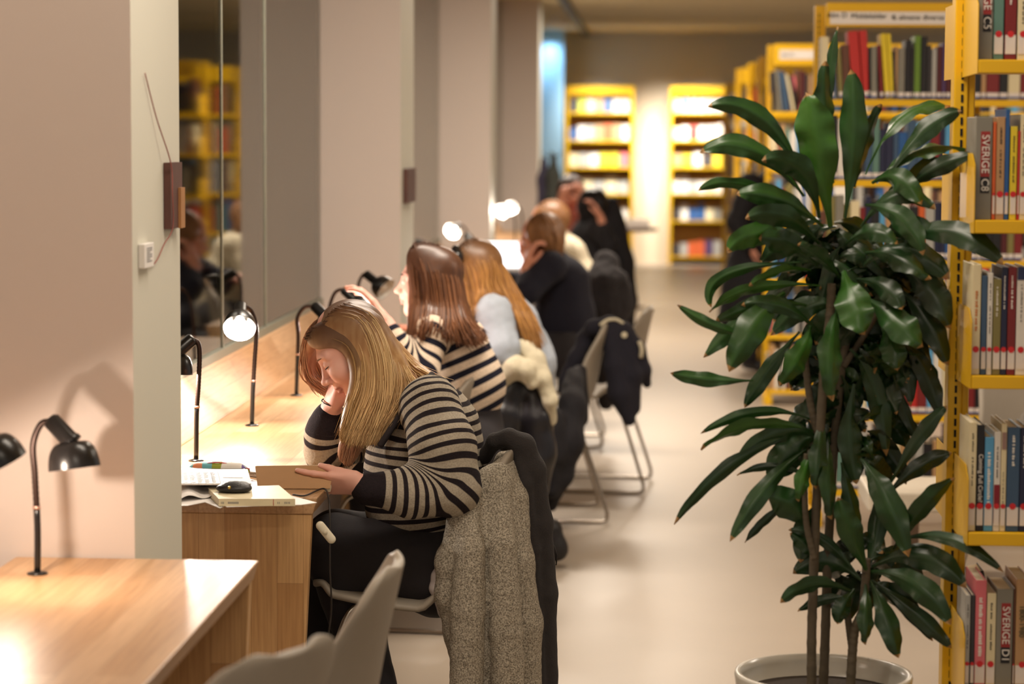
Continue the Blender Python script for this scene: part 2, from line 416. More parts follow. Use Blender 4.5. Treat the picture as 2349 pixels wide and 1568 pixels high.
desk(16.15, 20.9, 'farthest oak study desk along the windows, mostly hidden behind students')

# ================================================================== lamps
M_blk = mat('lamp_black_enamel', srgb(22, 20, 20), rough=.28, var=.05)
M_neck = mat('lamp_gooseneck', srgb(58, 42, 36), rough=.35, metal=.6)
M_ring = mat('lamp_ring', srgb(200, 165, 150), rough=.3, metal=.7)
M_in = mat('lamp_reflector_white', srgb(240, 236, 228), rough=.35, var=.01)
def bulbmat(name, s, col): return mat(name, (1, .95, .9, 1), emit=(*col, 1), es=s)
def lamp(base, pts, sock, aim, label, on=None, col=(1, .90, .80), group=None, rdome=.047, saim=None):
    """base on the desk; pts = the gooseneck from base upward; sock = where the neck enters the socket; aim = where the shade looks"""
    base = Vector(base); t = empty('desk_lamp', base); tag(t, label, 'lamp', group)
    L = lambda v: Vector(v) - base
    bs = MB(); bs.lathe([(0, 0), (.02, 0), (.02, .003), (.009, .006), (0, .006)], n=20); bs.build('base', M_blk, t, smooth=True)
    k = .42; P = [L(p) for p in pts]; P[0] = Vector((0, 0, .005)); full = cr(P, 40)
    cut = next((i for i in range(40) if full[i].z > .13), 14)
    a = MB(); a.tube(full[:cut + 1], .0065, 12); a.build('pole', M_blk, t, smooth=True)
    rg = MB(); rg.tube([full[cut] - V(0, 0, .003), full[cut] + V(0, 0, .003)], .0078, 14); rg.build('ring', M_ring, t, smooth=True)
    g = MB(); rs = [.0058 + (.0008 if i % 2 else 0) for i in range(90)]; gp = cr(full[cut:], 90); g.tube(gp, rs, 10); g.build('gooseneck', M_neck, t, smooth=True)
    s = full[-1]; ax = Vector(aim).normalized(); q = ax.to_track_quat('Z', 'Y').to_matrix().to_4x4()
    M = Matrix.Translation(s) @ q
    MS = M
    if saim:
        sa = Vector(saim).normalized(); MS = Matrix.Translation(s) @ sa.to_track_quat('Z', 'Y').to_matrix().to_4x4(); M = Matrix.Translation(s + sa * .052 - ax * .05) @ q
    so = MB(); so.lathe([(0, -.010), (.012, -.010), (.0175, -.004), (.018, .045), (.021, .05), (.021, .056), (0, .056)], MS, 24); so.build('socket', M_blk, t, smooth=True)
    d = MB(); pr = [(.019 + (rdome - .019) * math.sin(x * R(90)) ** .8, .05 + .052 * (1 - math.cos(x * R(90))) ** 1.0) for x in [i / 12 for i in range(13)]]
    pi = [(max(.004, r - .0022), z + .0012) for r, z in pr[::-1]]; pi[0] = (rdome - .002, pr[-1][1])
    d.lathe([(.004, .05)] + pr, M, 36); sh = d.build('shade', M_blk, t, smooth=True)
    di = MB(); di.lathe(pi + [(.004, .0525)], M, 36); di.build('reflector', M_in, t, smooth=True)
    bu = MB(); bu.lathe([(0, .056), (.011, .058), (.012, .066), (.018, .078), (.019, .086), (.014, .095), (0, .099)], M, 18)
    if on:
        bu.build('bulb', bulbmat('bulb_lit_%d' % int(col[2] * 100), 14, col), t, smooth=True)
        l = bpy.data.lights.new('lamp_bulb_light', 'POINT'); l.energy = on; l.color = col; l.shadow_soft_size = .012
        lo = bpy.data.objects.new('lamp_bulb_light', l); C.objects.link(lo); lo.location = base + (M @ V(0, 0, .101))
    else: bu.build('bulb', mat('bulb_frosted', srgb(225, 222, 215), rough=.4), t, smooth=True)
    return t
def LP(by, base, pts, aim, label, on=None, yo=None, **k):
    b = WZ(base[0], base[1], .74); ys = yo or [0] * len(pts)
    P = [b] + [W(px, py, b.y + dy) for (px, py), dy in zip(pts, ys)]
    return lamp(b, P, P[-1], aim, label, on, **k)
LP(0, (86, 1316), [(86, 1210), (80, 1090), (76, 1020), (92, 975), (112, 966), (122, 968)], (.14, -.10, -1), 'black gooseneck desk lamp with round shade before the pale wall on the near desk', rdome=.05, saim=(.62, -.1, -.62))
# the neighbour whose shade peeks in at the edge
bL = V(-1.215, 4.28, .74); lamp(bL, [bL, V(-1.215, 4.28, .84), V(-1.222, 4.28, .95), V(-1.228, 4.285, 1.03), V(-1.224, 4.31, 1.062), V(-1.218, 4.335, 1.064)], None, (.42, .12, -.88), 'black desk lamp at the very edge, only its round shade showing beside the other', on=7, col=(1, .80, .64), rdome=.05, saim=(.05, .6, -.6))
LP(0, (450, 1057), [(451, 950), (455, 885), (458, 815), (455, 788), (446, 780), (438, 780)], (-.06, -.06, -1), 'black desk lamp half hidden by the pier, lit over the pencil case', on=19, saim=(-.55, -.1, -.5))
LP(0, (578, 976), [(580, 900), (584, 830), (588, 755), (578, 715), (562, 702), (552, 703)], (.10, -.80, -.52), 'lit desk lamp with its glowing shade turned to the camera near the window', on=15, yo=[0, 0, 0, 0, -.015, -.03])
LP(0, (680, 907), [(682, 840), (684, 770), (682, 730), (697, 706), (715, 702), (724, 704)], (.62, -.5, -.50), 'black desk lamp whose neck arches just behind the blonde woman', on=9)
LP(0, (748, 862), [(750, 800), (752, 740), (757, 700), (768, 672), (782, 664), (792, 667)], (.66, -.25, -.55), 'black desk lamp held at its shade by the brown-haired woman', on=8, col=(1, .80, .72))
LP(0, (822, 806), [(822, 740), (821, 680), (823, 650), (831, 632), (838, 628), (842, 630)], (.60, -.30, -.42), 'small black desk lamp against the second pier beyond the hand', on=None)
LP(0, (985, 690), [(985, 640), (984, 590), (978, 560), (968, 552), (962, 553)], (-.5, -.1, -.5), 'dark desk lamp rising behind the brown-haired head', on=None)
LP(0, (1092, 700), [(1094, 640), (1096, 580), (1090, 556), (1080, 540), (1072, 540)], (.25, -.6, -.55), 'lit desk lamp glowing right above the long-haired woman in denim', on=5, col=(1, .86, .82))
LP(0, (1072, 640), [(1074, 600), (1076, 550), (1070, 528), (1058, 516), (1050, 516)], (-.20, -.85, -.28), 'lit desk lamp facing out with an oval glow behind the denim jacket', on=5)
LP(0, (1180, 600), [(1181, 560), (1182, 510), (1178, 490), (1168, 478), (1160, 476)], (-.15, -.9, -.18), 'brightest far desk lamp, left one of a close pair by the third pier', on=4)
LP(0, (1196, 586), [(1197, 545), (1198, 505), (1194, 482), (1185, 470), (1178, 470)], (-.10, -.9, -.15), 'bright far desk lamp just right of its twin above the laptop', on=4)

# ================================================================== shell chairs
def chair_profile():
    return [(.225, .462), (.20, .470), (.15, .466), (.08, .455), (0, .447), (-.08, .445), (-.14, .453), (-.185, .478), (-.213, .52), (-.228, .575), (-.240, .64), (-.252, .70), (-.264, .755), (-.273, .795), (-.277, .81)]
def shell_mesh(mt, name='shell', parent=None, th=.019):
    prof = cr([V(0, y, z) for y, z in chair_profile()], 40); nu = 25; vs = []; fs = []
    def halfw(s):
        ks = [(0, .165), (.06, .20), (.2, .232), (.4, .24), (.55, .238), (.7, .215), (.85, .185), (.95, .135), (1, .075)]
        for (a, x), (b_, y) in zip(ks, ks[1:]):
            if s <= b_: t = (s - a) / (b_ - a); return x + (y - x) * t
        return .06
    m = len(prof)
    for i, p in enumerate(prof):
        s = i / (m - 1); T = (prof[min(i + 1, m - 1)] - prof[max(0, i - 1)]).normalized(); Nn = V(0, -T.z, T.y)
        Nn = -Nn if s > 2 else Nn
        up = V(0, -T.z, T.y)
        up = up if up.z > 0 or up.y > 0 else -up
        curl = (.016 + .070 * math.exp(-((s - .66) / .19) ** 2))
        for j in range(nu):
            u = -1 + 2 * j / (nu - 1); hw = halfw(s)
            q = p + V(u * hw, 0, 0) + up * (curl * abs(u) ** 2.4)
            vs.append(q)
    for i in range(m - 1):
        for j in range(nu - 1): a = i * nu + j; fs.append((a, a + 1, a + nu + 1, a + nu))
    mb = MB(); mb.add(vs, fs); o = mb.build(name, mt, parent, smooth=True)
    s = o.modifiers.new('s', 'SOLIDIFY'); s.thickness = th; s.offset = 0
    bv = o.modifiers.new('sub', 'SUBSURF'); bv.levels = 1; bv.render_levels = 1
    return o
M_shell = mat('chair_shell_grey', srgb(150, 140, 126), rough=.55, var=.04, scale=40)
M_tube = mat('chair_steel', srgb(170, 160, 148), rough=.25, metal=.9, var=.03)
def make_chair(loc, rz, label, group=None):
    t = empty('shell_chair', loc, rz); tag(t, label, 'chair', group)
    shell_mesh(M_shell, 'shell', t)
    for s in (-1, 1):
        g = MB(); g.tube(cr([V(s * .17, .10, .437), V(s * .20, .15, .38), V(s * .235, .225, .10), V(s * .24, .24, .035), V(s * .24, .215, .009), V(s * .24, .10, .009), V(s * .24, -.12, .009), V(s * .24, -.24, .009), V(s * .24, -.262, .03), V(s * .235, -.245, .10), V(s * .20, -.15, .38), V(s * .17, -.10, .43)], 60), .0075, 10)
        g.build('sled_leg', M_tube, t, smooth=True)
    g = MB()
    for y in (.10, -.10): g.tube([V(-.175, y, .43), V(.175, y, .43)], .007, 8)
    g.build('seat_rail', M_tube, t, smooth=True)
    return t
proto = make_chair((W(925, 1295, 4.46).x - .275, 4.36, 0), R(90), 'grey shell chair tucked at the near desk, its tall back in front of the reader')
def chair_at(px, py, Y, deg, label, flip=1, z=.80):
    p = W(px, py, Y); c = copy_tree(proto); c.rotation_euler = (0, 0, R(deg)); q = Matrix.Rotation(R(deg), 3, 'Z') @ V(0, -.275, 0)
    c.location = (p.x - q.x, Y - q.y, 0); tag(c, label, 'chair'); return c
chair_at(668, 1560, 3.60, 64, 'grey shell chair nearest the camera, only the rounded top of its back showing')
chair_at(1192, 1012, 6.07, 90, 'grey shell chair carrying the grey coat, under the blonde reader')
chair_at(1105, 868, 7.8, 84, 'grey shell chair with its pale back lit pink behind the second striped sweater')
chair_at(1195, 800, 8.75, 88, 'grey shell chair buried under a fleece-lined black jacket')
chair_at(1392, 745, 10.05, 96, 'grey shell chair with a navy coat over its back, steel runners on the open floor')
chair_at(1495, 708, 10.85, 86, 'grey shell chair standing farthest out in the aisle beyond the navy coat')
chair_at(1268, 660, 12.1, 82, 'grey shell chair under the student in the navy sweater')
chair_at(1392, 658, 12.4, 90, 'grey shell chair hidden under the fuzzy black coat')
chair_at(1400, 528, 16.9, 60, 'distant grey shell chair under the student dressed in black')

# ================================================================== bookcases
M_yel = mat('yellow_steel', srgb(230, 180, 8), rough=.42, var=.04, scale=8)
M_slot = mat('slot_black', srgb(12, 10, 8), rough=.8)
M_paper = mat('label_paper', srgb(232, 224, 216), rough=.7, var=.03)
def text(s, size, m, parent, M, name='lettering', ext=.0004, align='CENTER'):
    cu = bpy.data.curves.new('t', 'FONT'); cu.body = s; cu.size = size; cu.extrude = ext; cu.align_x = align; cu.align_y = 'CENTER'
    o = bpy.data.objects.new('t', cu); C.objects.link(o)
    dg = bpy.context.evaluated_depsgraph_get(); me = bpy.data.meshes.new_from_object(o.evaluated_get(dg))
    bpy.data.objects.remove(o); bpy.data.curves.remove(cu)
    me.transform(M); me.materials.clear(); me.materials.append(m)
    n = bpy.data.objects.new(name, me); C.objects.link(n); n.parent = parent; return n
RX = Matrix.Rotation(R(90), 4, 'X')                      # text facing the camera (-Y)
def bookcase(name, label, X0, X1, yf, depth, zs, top, header=None, slots=True, posts=None, brackets=True):
    """X0 left post edge; shelves run to X1; yf = front edge of the shelves"""
    t = empty(name, (X0, yf, 0)); tag(t, label, 'bookcase')
    L = lambda x, y, z: (x - X0, y - yf, z)
    def bx(mb, x0, x1, y0, y1, z0, z1): mb.box(x0 - X0, x1 - X0, y0 - yf, y1 - yf, z0, z1)
    yp = yf + depth
    for px in (posts or [X0, X1]):
        p = MB(); bx(p, px, px + .030, yp - .03, yp + .03, 0, top)
        bx(p, px + .03, px + .045, yp - .026, yp + .026, 0, top)
        up = p.build('upright', M_yel, t, bevel=.003)
        if slots:
            s = MB(); z = .03
            while z < top - .03: bx(s, px + .0145, px + .0195, yp - .0315, yp - .029, z, z + .0155); z += .0237
            s.build('slot', M_slot, up)
        ft = MB(); bx(ft, px - .002, px + .046, yf, yp + .05, 0, .06); ft.build('foot', M_yel, t, bevel=.003)
    for z in zs:
        s = MB(); bx(s, X0 + .018, X1, yf + .012, yp, z - .022, z); bx(s, X0 + .018, X1, yf, yf + .012, z - .026, z + .001)
        s.build('shelf', M_yel, t, bevel=.002)
        if brackets:
            for px in (posts or [X0])[:1]:
                b_ = MB(); b_.prism([(yp - yf, z - .03), (yp - yf, z + .135), (.05, z + .135), (.004, z + .11), (.0, z - .026)], px + .0155 - X0, px + .0168 - X0, 'x'); b_.build('bracket', M_yel, t)
    if header:
        h = MB(); bx(h, X0 + .03, X1, yf - .0, yf + .03, top - (.096 if header[2] > .5 else .125), top); hd = h.build('header', M_yel, t, bevel=.004)
        s = MB(); bx(s, X0 + header[1], X0 + header[2], yf - .006, yf - .001, top - (.086 if header[2] > .5 else .09), top - .036); sg = s.build('sign_plate', M_paper, hd)
    return t, (header and sg)

COL = {'dark red': (120, 28, 30), 'red': (186, 40, 36), 'maroon': (80, 22, 28), 'brown': (96, 58, 40), 'tan': (180, 140, 96), 'cream': (222, 208, 168), 'white': (222, 216, 206),
       'grey': (128, 124, 112), 'light grey': (168, 166, 160), 'black': (22, 20, 24), 'charcoal': (50, 46, 48), 'navy': (28, 32, 62), 'blue': (36, 86, 146), 'steel blue': (58, 84, 112), 'light blue': (86, 156, 200),
       'teal': (92, 128, 116), 'green': (98, 132, 40), 'olive': (128, 118, 66), 'yellow': (222, 196, 40), 'lime': (190, 200, 40), 'orange': (206, 92, 40), 'pink': (214, 108, 116), 'violet': (80, 56, 100)}
def bookmat(c, i=0):
    r_, g_, b_ = COL[c]; return mat('cover_' + c.replace(' ', '_'), srgb(r_, g_, b_), rough=.45, var=.08, scale=14)
M_pages = mat('book_pages', srgb(226, 214, 188), rough=.85, var=.05, scale=120)
M_reddot = mat('red_dot', srgb(206, 34, 40), rough=.5); M_tagw = mat('tag_white', srgb(224, 214, 206), rough=.6); M_tagb = mat('tag_blue', srgb(60, 84, 140), rough=.6)
M_ink = mat('ink_black', srgb(24, 22, 22), rough=.6); M_inkw = mat('ink_white', srgb(232, 226, 216), rough=.6)
_bm = {}
def book(x, yf, z, wd, h, d, colr, label, group, tilt=0, tagk=None, parts=True, cat='book', obj='book'):
    """spine towards the camera at yf; x = left edge"""
    key = (round(wd, 3), round(h, 3), round(d, 3), colr, tagk, parts, cat)
    t = _bm.get(key)
    if t is None:
        t = empty(obj, (0, 0, 0)) if parts else None
        if parts:
            c = MB(); th = .0022
            c.box(0, th, 0, d, 0, h); c.box(wd - th, wd, 0, d, 0, h); c.box(0, wd, -.001, .003, 0, h); c.build('cover', bookmat(colr), t, bevel=.0008, seg=1)
            p = MB(); p.box(th, wd - th, .003, d - .003, .002, h - .003); p.build('pages', M_pages, t)
            if tagk:
                g = MB(); g.box(.001, wd - .001, -.0018, -.0008, .012, .05 if tagk == 'dot' else .028); tg = g.build('shelf_tag', M_tagw, t)
                e = MB()
                if tagk == 'dot': e.lathe([(0, 0), (min(.0066, wd * .46), 0)], Matrix.Translation((wd / 2, -.0022, .052)) @ RX, 16); e.build('red_dot', M_reddot, tg)
                else: e.box(.001, wd - .001, -.0019, -.0009, .004, .012); e.build('blue_band', M_tagb, tg)
        else:
            c = MB(); c.box(0, wd, 0, d, 0, h); t = c.build(obj, bookmat(colr))
        _bm[key] = t; o = t
    else: o = copy_tree(t)
    o.location = (x, yf, z); o.rotation_euler = (0, tilt, 0)
    tag(o, label, cat, group); return o
# ---- the near bookcase at the right edge
YF1 = 4.93
zs1 = [WY.z for WY in [W(2290, py, YF1) for py in (138, 506, 863, 1223)]] + [W(2290, 1586, YF1).z]
X01 = .638
bc1, _ = bookcase('bookcase', 'near yellow steel bookcase with a slotted upright beside the potted plant', X01, 1.75, YF1, .27, zs1 + [1.742 + .325], 2.12, posts=[X01, 1.70])
used = set()
ORD = ['first', 'second', 'third', 'fourth', 'fifth', 'sixth', 'seventh', 'eighth', 'ninth', 'tenth', 'eleventh', 'twelfth', 'thirteenth', 'fourteenth', 'fifteenth', 'sixteenth', 'seventeenth', 'eighteenth', 'nineteenth', 'twentieth'] + ['twenty-' + q for q in ['first', 'second', 'third', 'fourth', 'fifth', 'sixth', 'seventh', 'eighth', 'ninth']] + ['thirtieth'] + ['thirty-' + q for q in ['first', 'second', 'third', 'fourth', 'fifth', 'sixth', 'seventh', 'eighth', 'ninth']] + ['fortieth'] + ['forty-' + q for q in ['first', 'second', 'third', 'fourth', 'fifth', 'sixth', 'seventh', 'eighth', 'ninth']]
def uniq(cands):
    for c in cands:
        if c not in used and len(c.split()) <= 16: used.add(c); return c
    return cands[-1]
def labels(cols, wds, shelf, case, noun='book'):
    out = []
    for i, c in enumerate(cols):
        size = 'thick' if wds[i] > .032 else ('thin' if wds[i] < .018 else 'medium')
        a = cols[i - 1] if i else None; b = cols[i + 1] if i + 1 < len(cols) else None
        if a and b: nb = f'between {a} and {b} ones' if a != b else f'between two {a} ones'
        elif b: nb = f'leftmost, before a {b} one'
        else: nb = f'at the right end of the row'
        end = f'{shelf} shelf of {case}'
        out.append(uniq([f'{size} {c} {noun} {nb}, {end}', f'{c} {noun} {nb}, {end}', f'{c} {noun}, {ORD[i % 50]} from the left on the {end}', f'{size} {c} {noun}, {ORD[i % 50]} from left, {end}']))
    return out
def stripe_marks(t, wd, h, segs, m, rel=.5, w=.22):
    """small spine lettering as rows of letter-sized marks"""
    g = MB()
    for (a, b) in segs:
        z = h * b
        while z > h * a:
            l = rnd.uniform(.002, .0045); g.box(wd * (rel - w / 2), wd * (rel + w / 2) * rnd.uniform(.85, 1), -.0017, -.001, z - l, z); z -= l + rnd.choice((.0012, .0012, .004))
    g.build('spine_lettering', m, t)
YB = YF1 + .022
def spine_text(t, s, x, z, size, m):
    M = Matrix.Translation((x, -.0024, z)) @ RX @ Matrix.Rotation(R(-90), 4, 'Z'); return text(s, size, m, t, M, 'spine_lettering')
def panel(t, x0, x1, z0, z1, m, name='spine_label'):
    g = MB(); g.box(x0, x1, -.0016, -.0009, z0, z1); return g.build(name, m, t)
M_sred = mat('label_red', srgb(150, 42, 40), rough=.6); M_sblk = mat('label_black', srgb(26, 24, 28), rough=.6)
rows1 = [  # shelf, [(x0, x1, ytop, colour, extra)]
 (0, 'top visible', [(2243, 2281, -112, 'grey', 'S:C5'), (2282, 2305, -92, 'teal', 'w'), (2307, 2334, -72, 'dark red', 'w'), (2336, 2362, -60, 'cream', 'k')]),
 (1, 'second', [(2234, 2277, 268, 'grey', 'S:C8'), (2278, 2286, 280, 'orange', ''), (2287, 2306, 268, 'tan', 'k'), (2307, 2317, 250, 'blue', ''), (2318, 2334, 290, 'yellow', 'k'), (2335, 2341, 300, 'red', ''), (2342, 2356, 262, 'cream', 'k')]),
 (2, 'third', [(2228, 2251, 606, 'cream', 'o'), (2252, 2265, 632, 'steel blue', ''), (2266, 2278, 626, 'white', 'k'), (2279, 2297, 640, 'olive', 'w'), (2298, 2312, 613, 'navy', 'w'), (2313, 2332, 612, 'dark red', 'w'), (2333, 2356, 612, 'white', 'N')]),
 (3, 'fourth', [(2217, 2241, 968, 'cream', 'k'), (2242, 2259, 974, 'black', 'T'), (2259, 2280, 1002, 'light blue', 'B'), (2281, 2296, 990, 'white', 'P'), (2297, 2310, 971, 'cream', 'p'), (2311, 2340, 979, 'steel blue', 'w'), (2341, 2360, 980, 'navy', 'w')]),
 (4, 'bottom visible', [(2213, 2226, 1364, 'light grey', 'k'), (2227, 2237, 1364, 'charcoal', ''), (2238, 2263, 1330, 'pink', 'B'), (2264, 2285, 1360, 'cream', 'k'), (2286, 2324, 1350, 'grey', 'S:D1'), (2325, 2330, 1350, 'brown', ''), (2331, 2364, 1328, 'tan', 'A')]),
]
r3 = random.Random(9)
def e2y(k): return [-80, 275, 640, 985, 1350][k] + r3.randint(-12, 25)
for k, sh, es in rows1:
    cols = [e[3] for e in es]; z = zs1[k] + .001
    ps = [(max(.6572, W(e[0], (e[2] + 60), YB).x), W(e[1], (e[2] + 60), YB).x) for e in es]
    xx = ps[-1][1] + .001
    for q in range(9):
        es = es + [(0, 0, e2y(k), r3.choice(['grey', 'cream', 'navy', 'dark red', 'tan', 'white', 'olive', 'steel blue', 'charcoal']), 'w')]; wq = r3.uniform(.016, .034); ps.append((xx, xx + wq)); xx += wq + .0005
    lb = labels([e[3] for e in es], [b - a for a, b in ps], sh, 'the near yellow bookcase')
    for e, (xa, xb), l in zip(es, ps, lb):
        if k >= 2: sh_ = W(e[0], 200, YB).x; 
        wd = xb - xa - .0006; h = W(e[0] or 2300, e[2], YB).z - z; d = min(.205, h * .72)
        if 'S:' in e[4]: l = uniq([f'grey volume lettered SVERIGE {e[4][2:]} on the {sh} shelf of the near bookcase'])
        _bm.clear(); t = book(xa, YB, z, wd, h, d, e[3], l, 'books on the near yellow bookcase', tagk='dot' if 'S:' not in e[4] else None)
        x = e[4]
        if x.startswith('S:'):
            c0, c1 = wd * .30, wd * .86; panel(t, c0, c1, h * .42, h * .86, M_sred, 'red_label'); panel(t, c0, c1, h * .26, h * .42, M_sblk, 'black_label')
            spine_text(t, 'SVERIGE', (c0 + c1) / 2, h * .64, .0215, M_inkw); spine_text(t, x[2:], (c0 + c1) / 2, h * .34, .0215, M_inkw)
        elif x == 'w': stripe_marks(t, wd, h, [(.62, .92)], M_inkw)
        elif x == 'k': stripe_marks(t, wd, h, [(.74, .90), (.42, .68)], M_ink, w=.2)
        elif x == 'o': stripe_marks(t, wd, h, [(.40, .76)], mat('ink_orange', srgb(190, 110, 50), rough=.6), w=.3)
        elif x == 'T': spine_text(t, 'Coming Full Circle?', wd * .5, h * .5, .0125, M_inkw)
        elif x == 'B': stripe_marks(t, wd, h, [(.30, .84)], M_inkw, w=.34)
        elif x == 'P': panel(t, .0005, wd - .0005, h * .08, h * .47, mat('cover_crimson', srgb(130, 20, 36), rough=.5), 'crimson_band'); stripe_marks(t, wd, h, [(.55, .85)], M_ink, w=.2)
        elif x == 'p': panel(t, .001, wd - .001, h * .76, h * .92, mat('cover_print', srgb(150, 120, 110), rough=.6), 'printed_picture'); stripe_marks(t, wd, h, [(.2, .55)], M_ink, w=.15)
        elif x == 'N': panel(t, .0003, wd - .0003, h * .88, h, mat('cover_navy2', srgb(34, 44, 84), rough=.5), 'navy_band'); stripe_marks(t, wd, h, [(.5, .84)], M_ink, w=.15)
        elif x == 'A': spine_text(t, '1800-1980', wd * .42, h * .62, .0155, mat('ink_green', srgb(50, 60, 40), rough=.6))
# label card hanging on the second shelf's end plate, and the tilted volumes behind
g = MB(); a = W(2203, 396, 5.06); b_ = W(2231, 498, 5.06); g.box(a.x, b_.x, 5.055, 5.058, b_.z, a.z)
tag(g.build('label_card', M_paper), 'white label card fixed to the slotted upright by the second shelf', 'label')
for (px, py, Y, wd, h, d, tl, c, lb, zz) in ((2318, 0, 5.09, .022, .26, .13, 24, 'charcoal', 'dark volume leaning at the back above the SVERIGE C8 shelf', 1), (2292, 0, 5.09, .04, .25, .13, 22, 'light grey', 'grey volume leaning at the back of the fourth shelf of the near bookcase', 3), (2300, 0, 5.13, .03, .2, .1, -14, 'charcoal', 'dark book tipped over behind the bottom row of the near bookcase', 4)):
    _bm.clear(); book(W(px, 300, Y).x, Y, zs1[zz] + .014, wd, h, d, c, lb, 'books leaning at the back', tilt=R(tl))

# ---- the signed bookcase behind the plant
YF2 = 9.8; X02 = W(1868, 60, 10.05).x
zs2 = [W(2100, py, YF2).z for py in (229, 414, 598, 778, 952, 1126)]
TOP2 = W(2000, 6, YF2).z
XR2 = 1.75
bc2, sign = bookcase('bookcase', 'yellow bookcase with a long white section sign behind the potted plant', X02, XR2, YF2, .25, zs2, TOP2, header=(0, .045, .585), posts=[X02, 1.30, XR2 - .05])
p = W(1905, 39, YF2 - .008)
def signtext(s, px, py, Y, size, par, m=M_ink):
    p = W(px, py, Y); M = Matrix.Translation(p - par.matrix_world.translation - Vector((0, 0, 0))) @ RX; return p
def world_text(s, px, py, Y, size, parent, root, m=M_ink):
    q = W(px, py, Y) - root.location; return text(s, size, m, parent, Matrix.Translation(q) @ RX, 'lettering', ext=.0005, align='LEFT')
world_text('Alm D  -', 1897, 35, YF2 - .008, .030, sign, bc2)
world_text('Middelalder  -', 1952, 37, YF2 - .008, .030, sign, bc2)
world_text('& almene diverse', 2046, 40, YF2 - .008, .030, sign, bc2)
top_row = [(1883, 1900, 84, 'cream', 0), (1905, 1914, 120, 'navy', 0), (1917, 1927, 110, 'olive', -4), (1929, 1946, 104, 'brown', -3), (1943, 1966, 73, 'red', -5), (1968, 1986, 71, 'red', -5), (1988, 1996, 108, 'black', -2), (1997, 2010, 106, 'grey', -1),
           (2011, 2019, 104, 'dark red', -4), (2018, 2030, 78, 'yellow', -5), (2031, 2041, 78, 'yellow', -5), (2044, 2052, 118, 'black', -3), (2053, 2059, 106, 'tan', 0), (2060, 2075, 110, 'grey', 0), (2076, 2090, 92, 'black', 0), (2091, 2096, 108, 'charcoal', 0), (2097, 2111, 82, 'green', 0),
           (2112, 2126, 84, 'black', 0), (2127, 2136, 104, 'charcoal', 0), (2137, 2148, 112, 'light grey', 0), (2149, 2160, 106, 'maroon', 0), (2161, 2169, 98, 'violet', 0), (2170, 2182, 104, 'maroon', 0), (2183, 2196, 110, 'black', 0), (2197, 2212, 100, 'charcoal', 0),
           (2213, 2232, 100, 'black', 0), (2233, 2250, 96, 'black', 0), (2251, 2262, 104, 'tan', 0), (2263, 2292, 90, 'dark red', 0), (2293, 2312, 96, 'black', 0), (2313, 2340, 88, 'cream', 0), (2341, 2360, 96, 'dark red', 0)]
def place_row(row, z, Y, shelf, case, grp, tagk='band'):
    ps = [(W(e[0], 200, Y).x, W(e[1], 200, Y).x) for e in row]
    lb = labels([e[3] for e in row], [b - a for a, b in ps], shelf, case)
    for e, (xa, xb), l in zip(row, ps, lb):
        h = W(e[0], e[2], Y).z - z - .002; _bm.clear()
        wd = xb - xa - .0008; tl = R(e[4]); off = wd * math.sin(-tl) if e[4] else 0
        book(xa + (h * math.sin(-tl) if tl else 0), Y, z + .002 + max(0, off), wd, h, min(.17, h * .7), e[3], l, grp, tilt=tl, tagk=tagk)
place_row(top_row, zs2[0], YF2 + .02, 'top', 'the signed bookcase', 'books on the signed bookcase')
pal = ['cream', 'white', 'grey', 'charcoal', 'navy', 'blue', 'steel blue', 'tan', 'brown', 'dark red', 'red', 'olive', 'teal', 'light grey', 'black', 'black', 'maroon', 'cream', 'orange', 'light blue', 'white']
r2 = random.Random(5)
def rand_row(px0, px1, ytop, ybot, smin=8, smax=17):
    x = px0; out = []
    while x < px1:
        w_ = r2.uniform(smin, smax); out.append((x, x + w_, ytop + r2.uniform(0, (ybot - ytop) * .28), r2.choice(pal), 0)); x += w_ + .6
    return out
names = ['top', 'second', 'third', 'fourth', 'fifth', 'lowest']
for k, yb in ((1, 414), (2, 598), (3, 778), (4, 952), (5, 1126)):
    r = rand_row(1884, 2352, yb - 152, yb, 11, 22)
    place_row(r, zs2[k], YF2 + .02, names[k], 'the signed bookcase', 'books on the signed bookcase')

# ---- third bookcase and the ones beyond it
def cases(px, top_y, Y, label, zsy=None, header=None, XR=3.0):
    X0 = W(px, 300, Y + .25).x; s = F / Y; top = W(px, top_y, Y).z
    zs = [top - .14 - .255 - .325 * k for k in range(6)]
    return X0, zs, top, bookcase('bookcase', label, X0, XR, Y, .25, zs, top, header=header or (0, .06, .06), posts=[X0, X0 + 1.0, XR - .05], slots=False)
X3, zs3, T3, (bc3, sg3) = cases(1757, 100, 14.2, 'third yellow bookcase back, its short white sign left of the signed one', header=(0, .06, .42))
world_text('Alm D  -', 1792, 125, 14.19, .026, sg3, bc3, mat('ink_faint', srgb(120, 112, 104)))
r = [(1767, 1776, 165, 'charcoal', -2), (1777, 1784, 160, 'grey', -6), (1785, 1793, 163, 'steel blue', -8), (1794, 1800, 165, 'steel blue', -9), (1801, 1807, 170, 'cream', -12), (1808, 1816, 172, 'black', -12), (1817, 1823, 173, 'pink', -12), (1825, 1836, 160, 'brown', 0), (1837, 1846, 162, 'maroon', 0), (1847, 1854, 168, 'charcoal', 0), (1855, 1863, 172, 'tan', 0)]
place_row(r, zs3[0], 14.22, 'top', 'the third bookcase', 'books on the third bookcase', None)
for k in (1, 2, 3, 4, 5):
    z = zs3[k]; yb = 300 + (1.6 - z) * F / 14.2
    place_row(rand_row(1768, 1866, yb - 100, yb, 6, 11), z, 14.22, names[k], 'the third bookcase', 'books on the third bookcase', None)
far = [(1738, 128, 16.9, 'fourth yellow bookcase in the receding row, a sliver beyond the third'), (1714, 143, 18.6, 'fifth yellow bookcase in the receding row'), (1686, 156, 19.9, 'sixth yellow bookcase in the receding row'), (1661, 190, 27.0, 'last yellow bookcase of the receding row, its end post meeting the floor')]
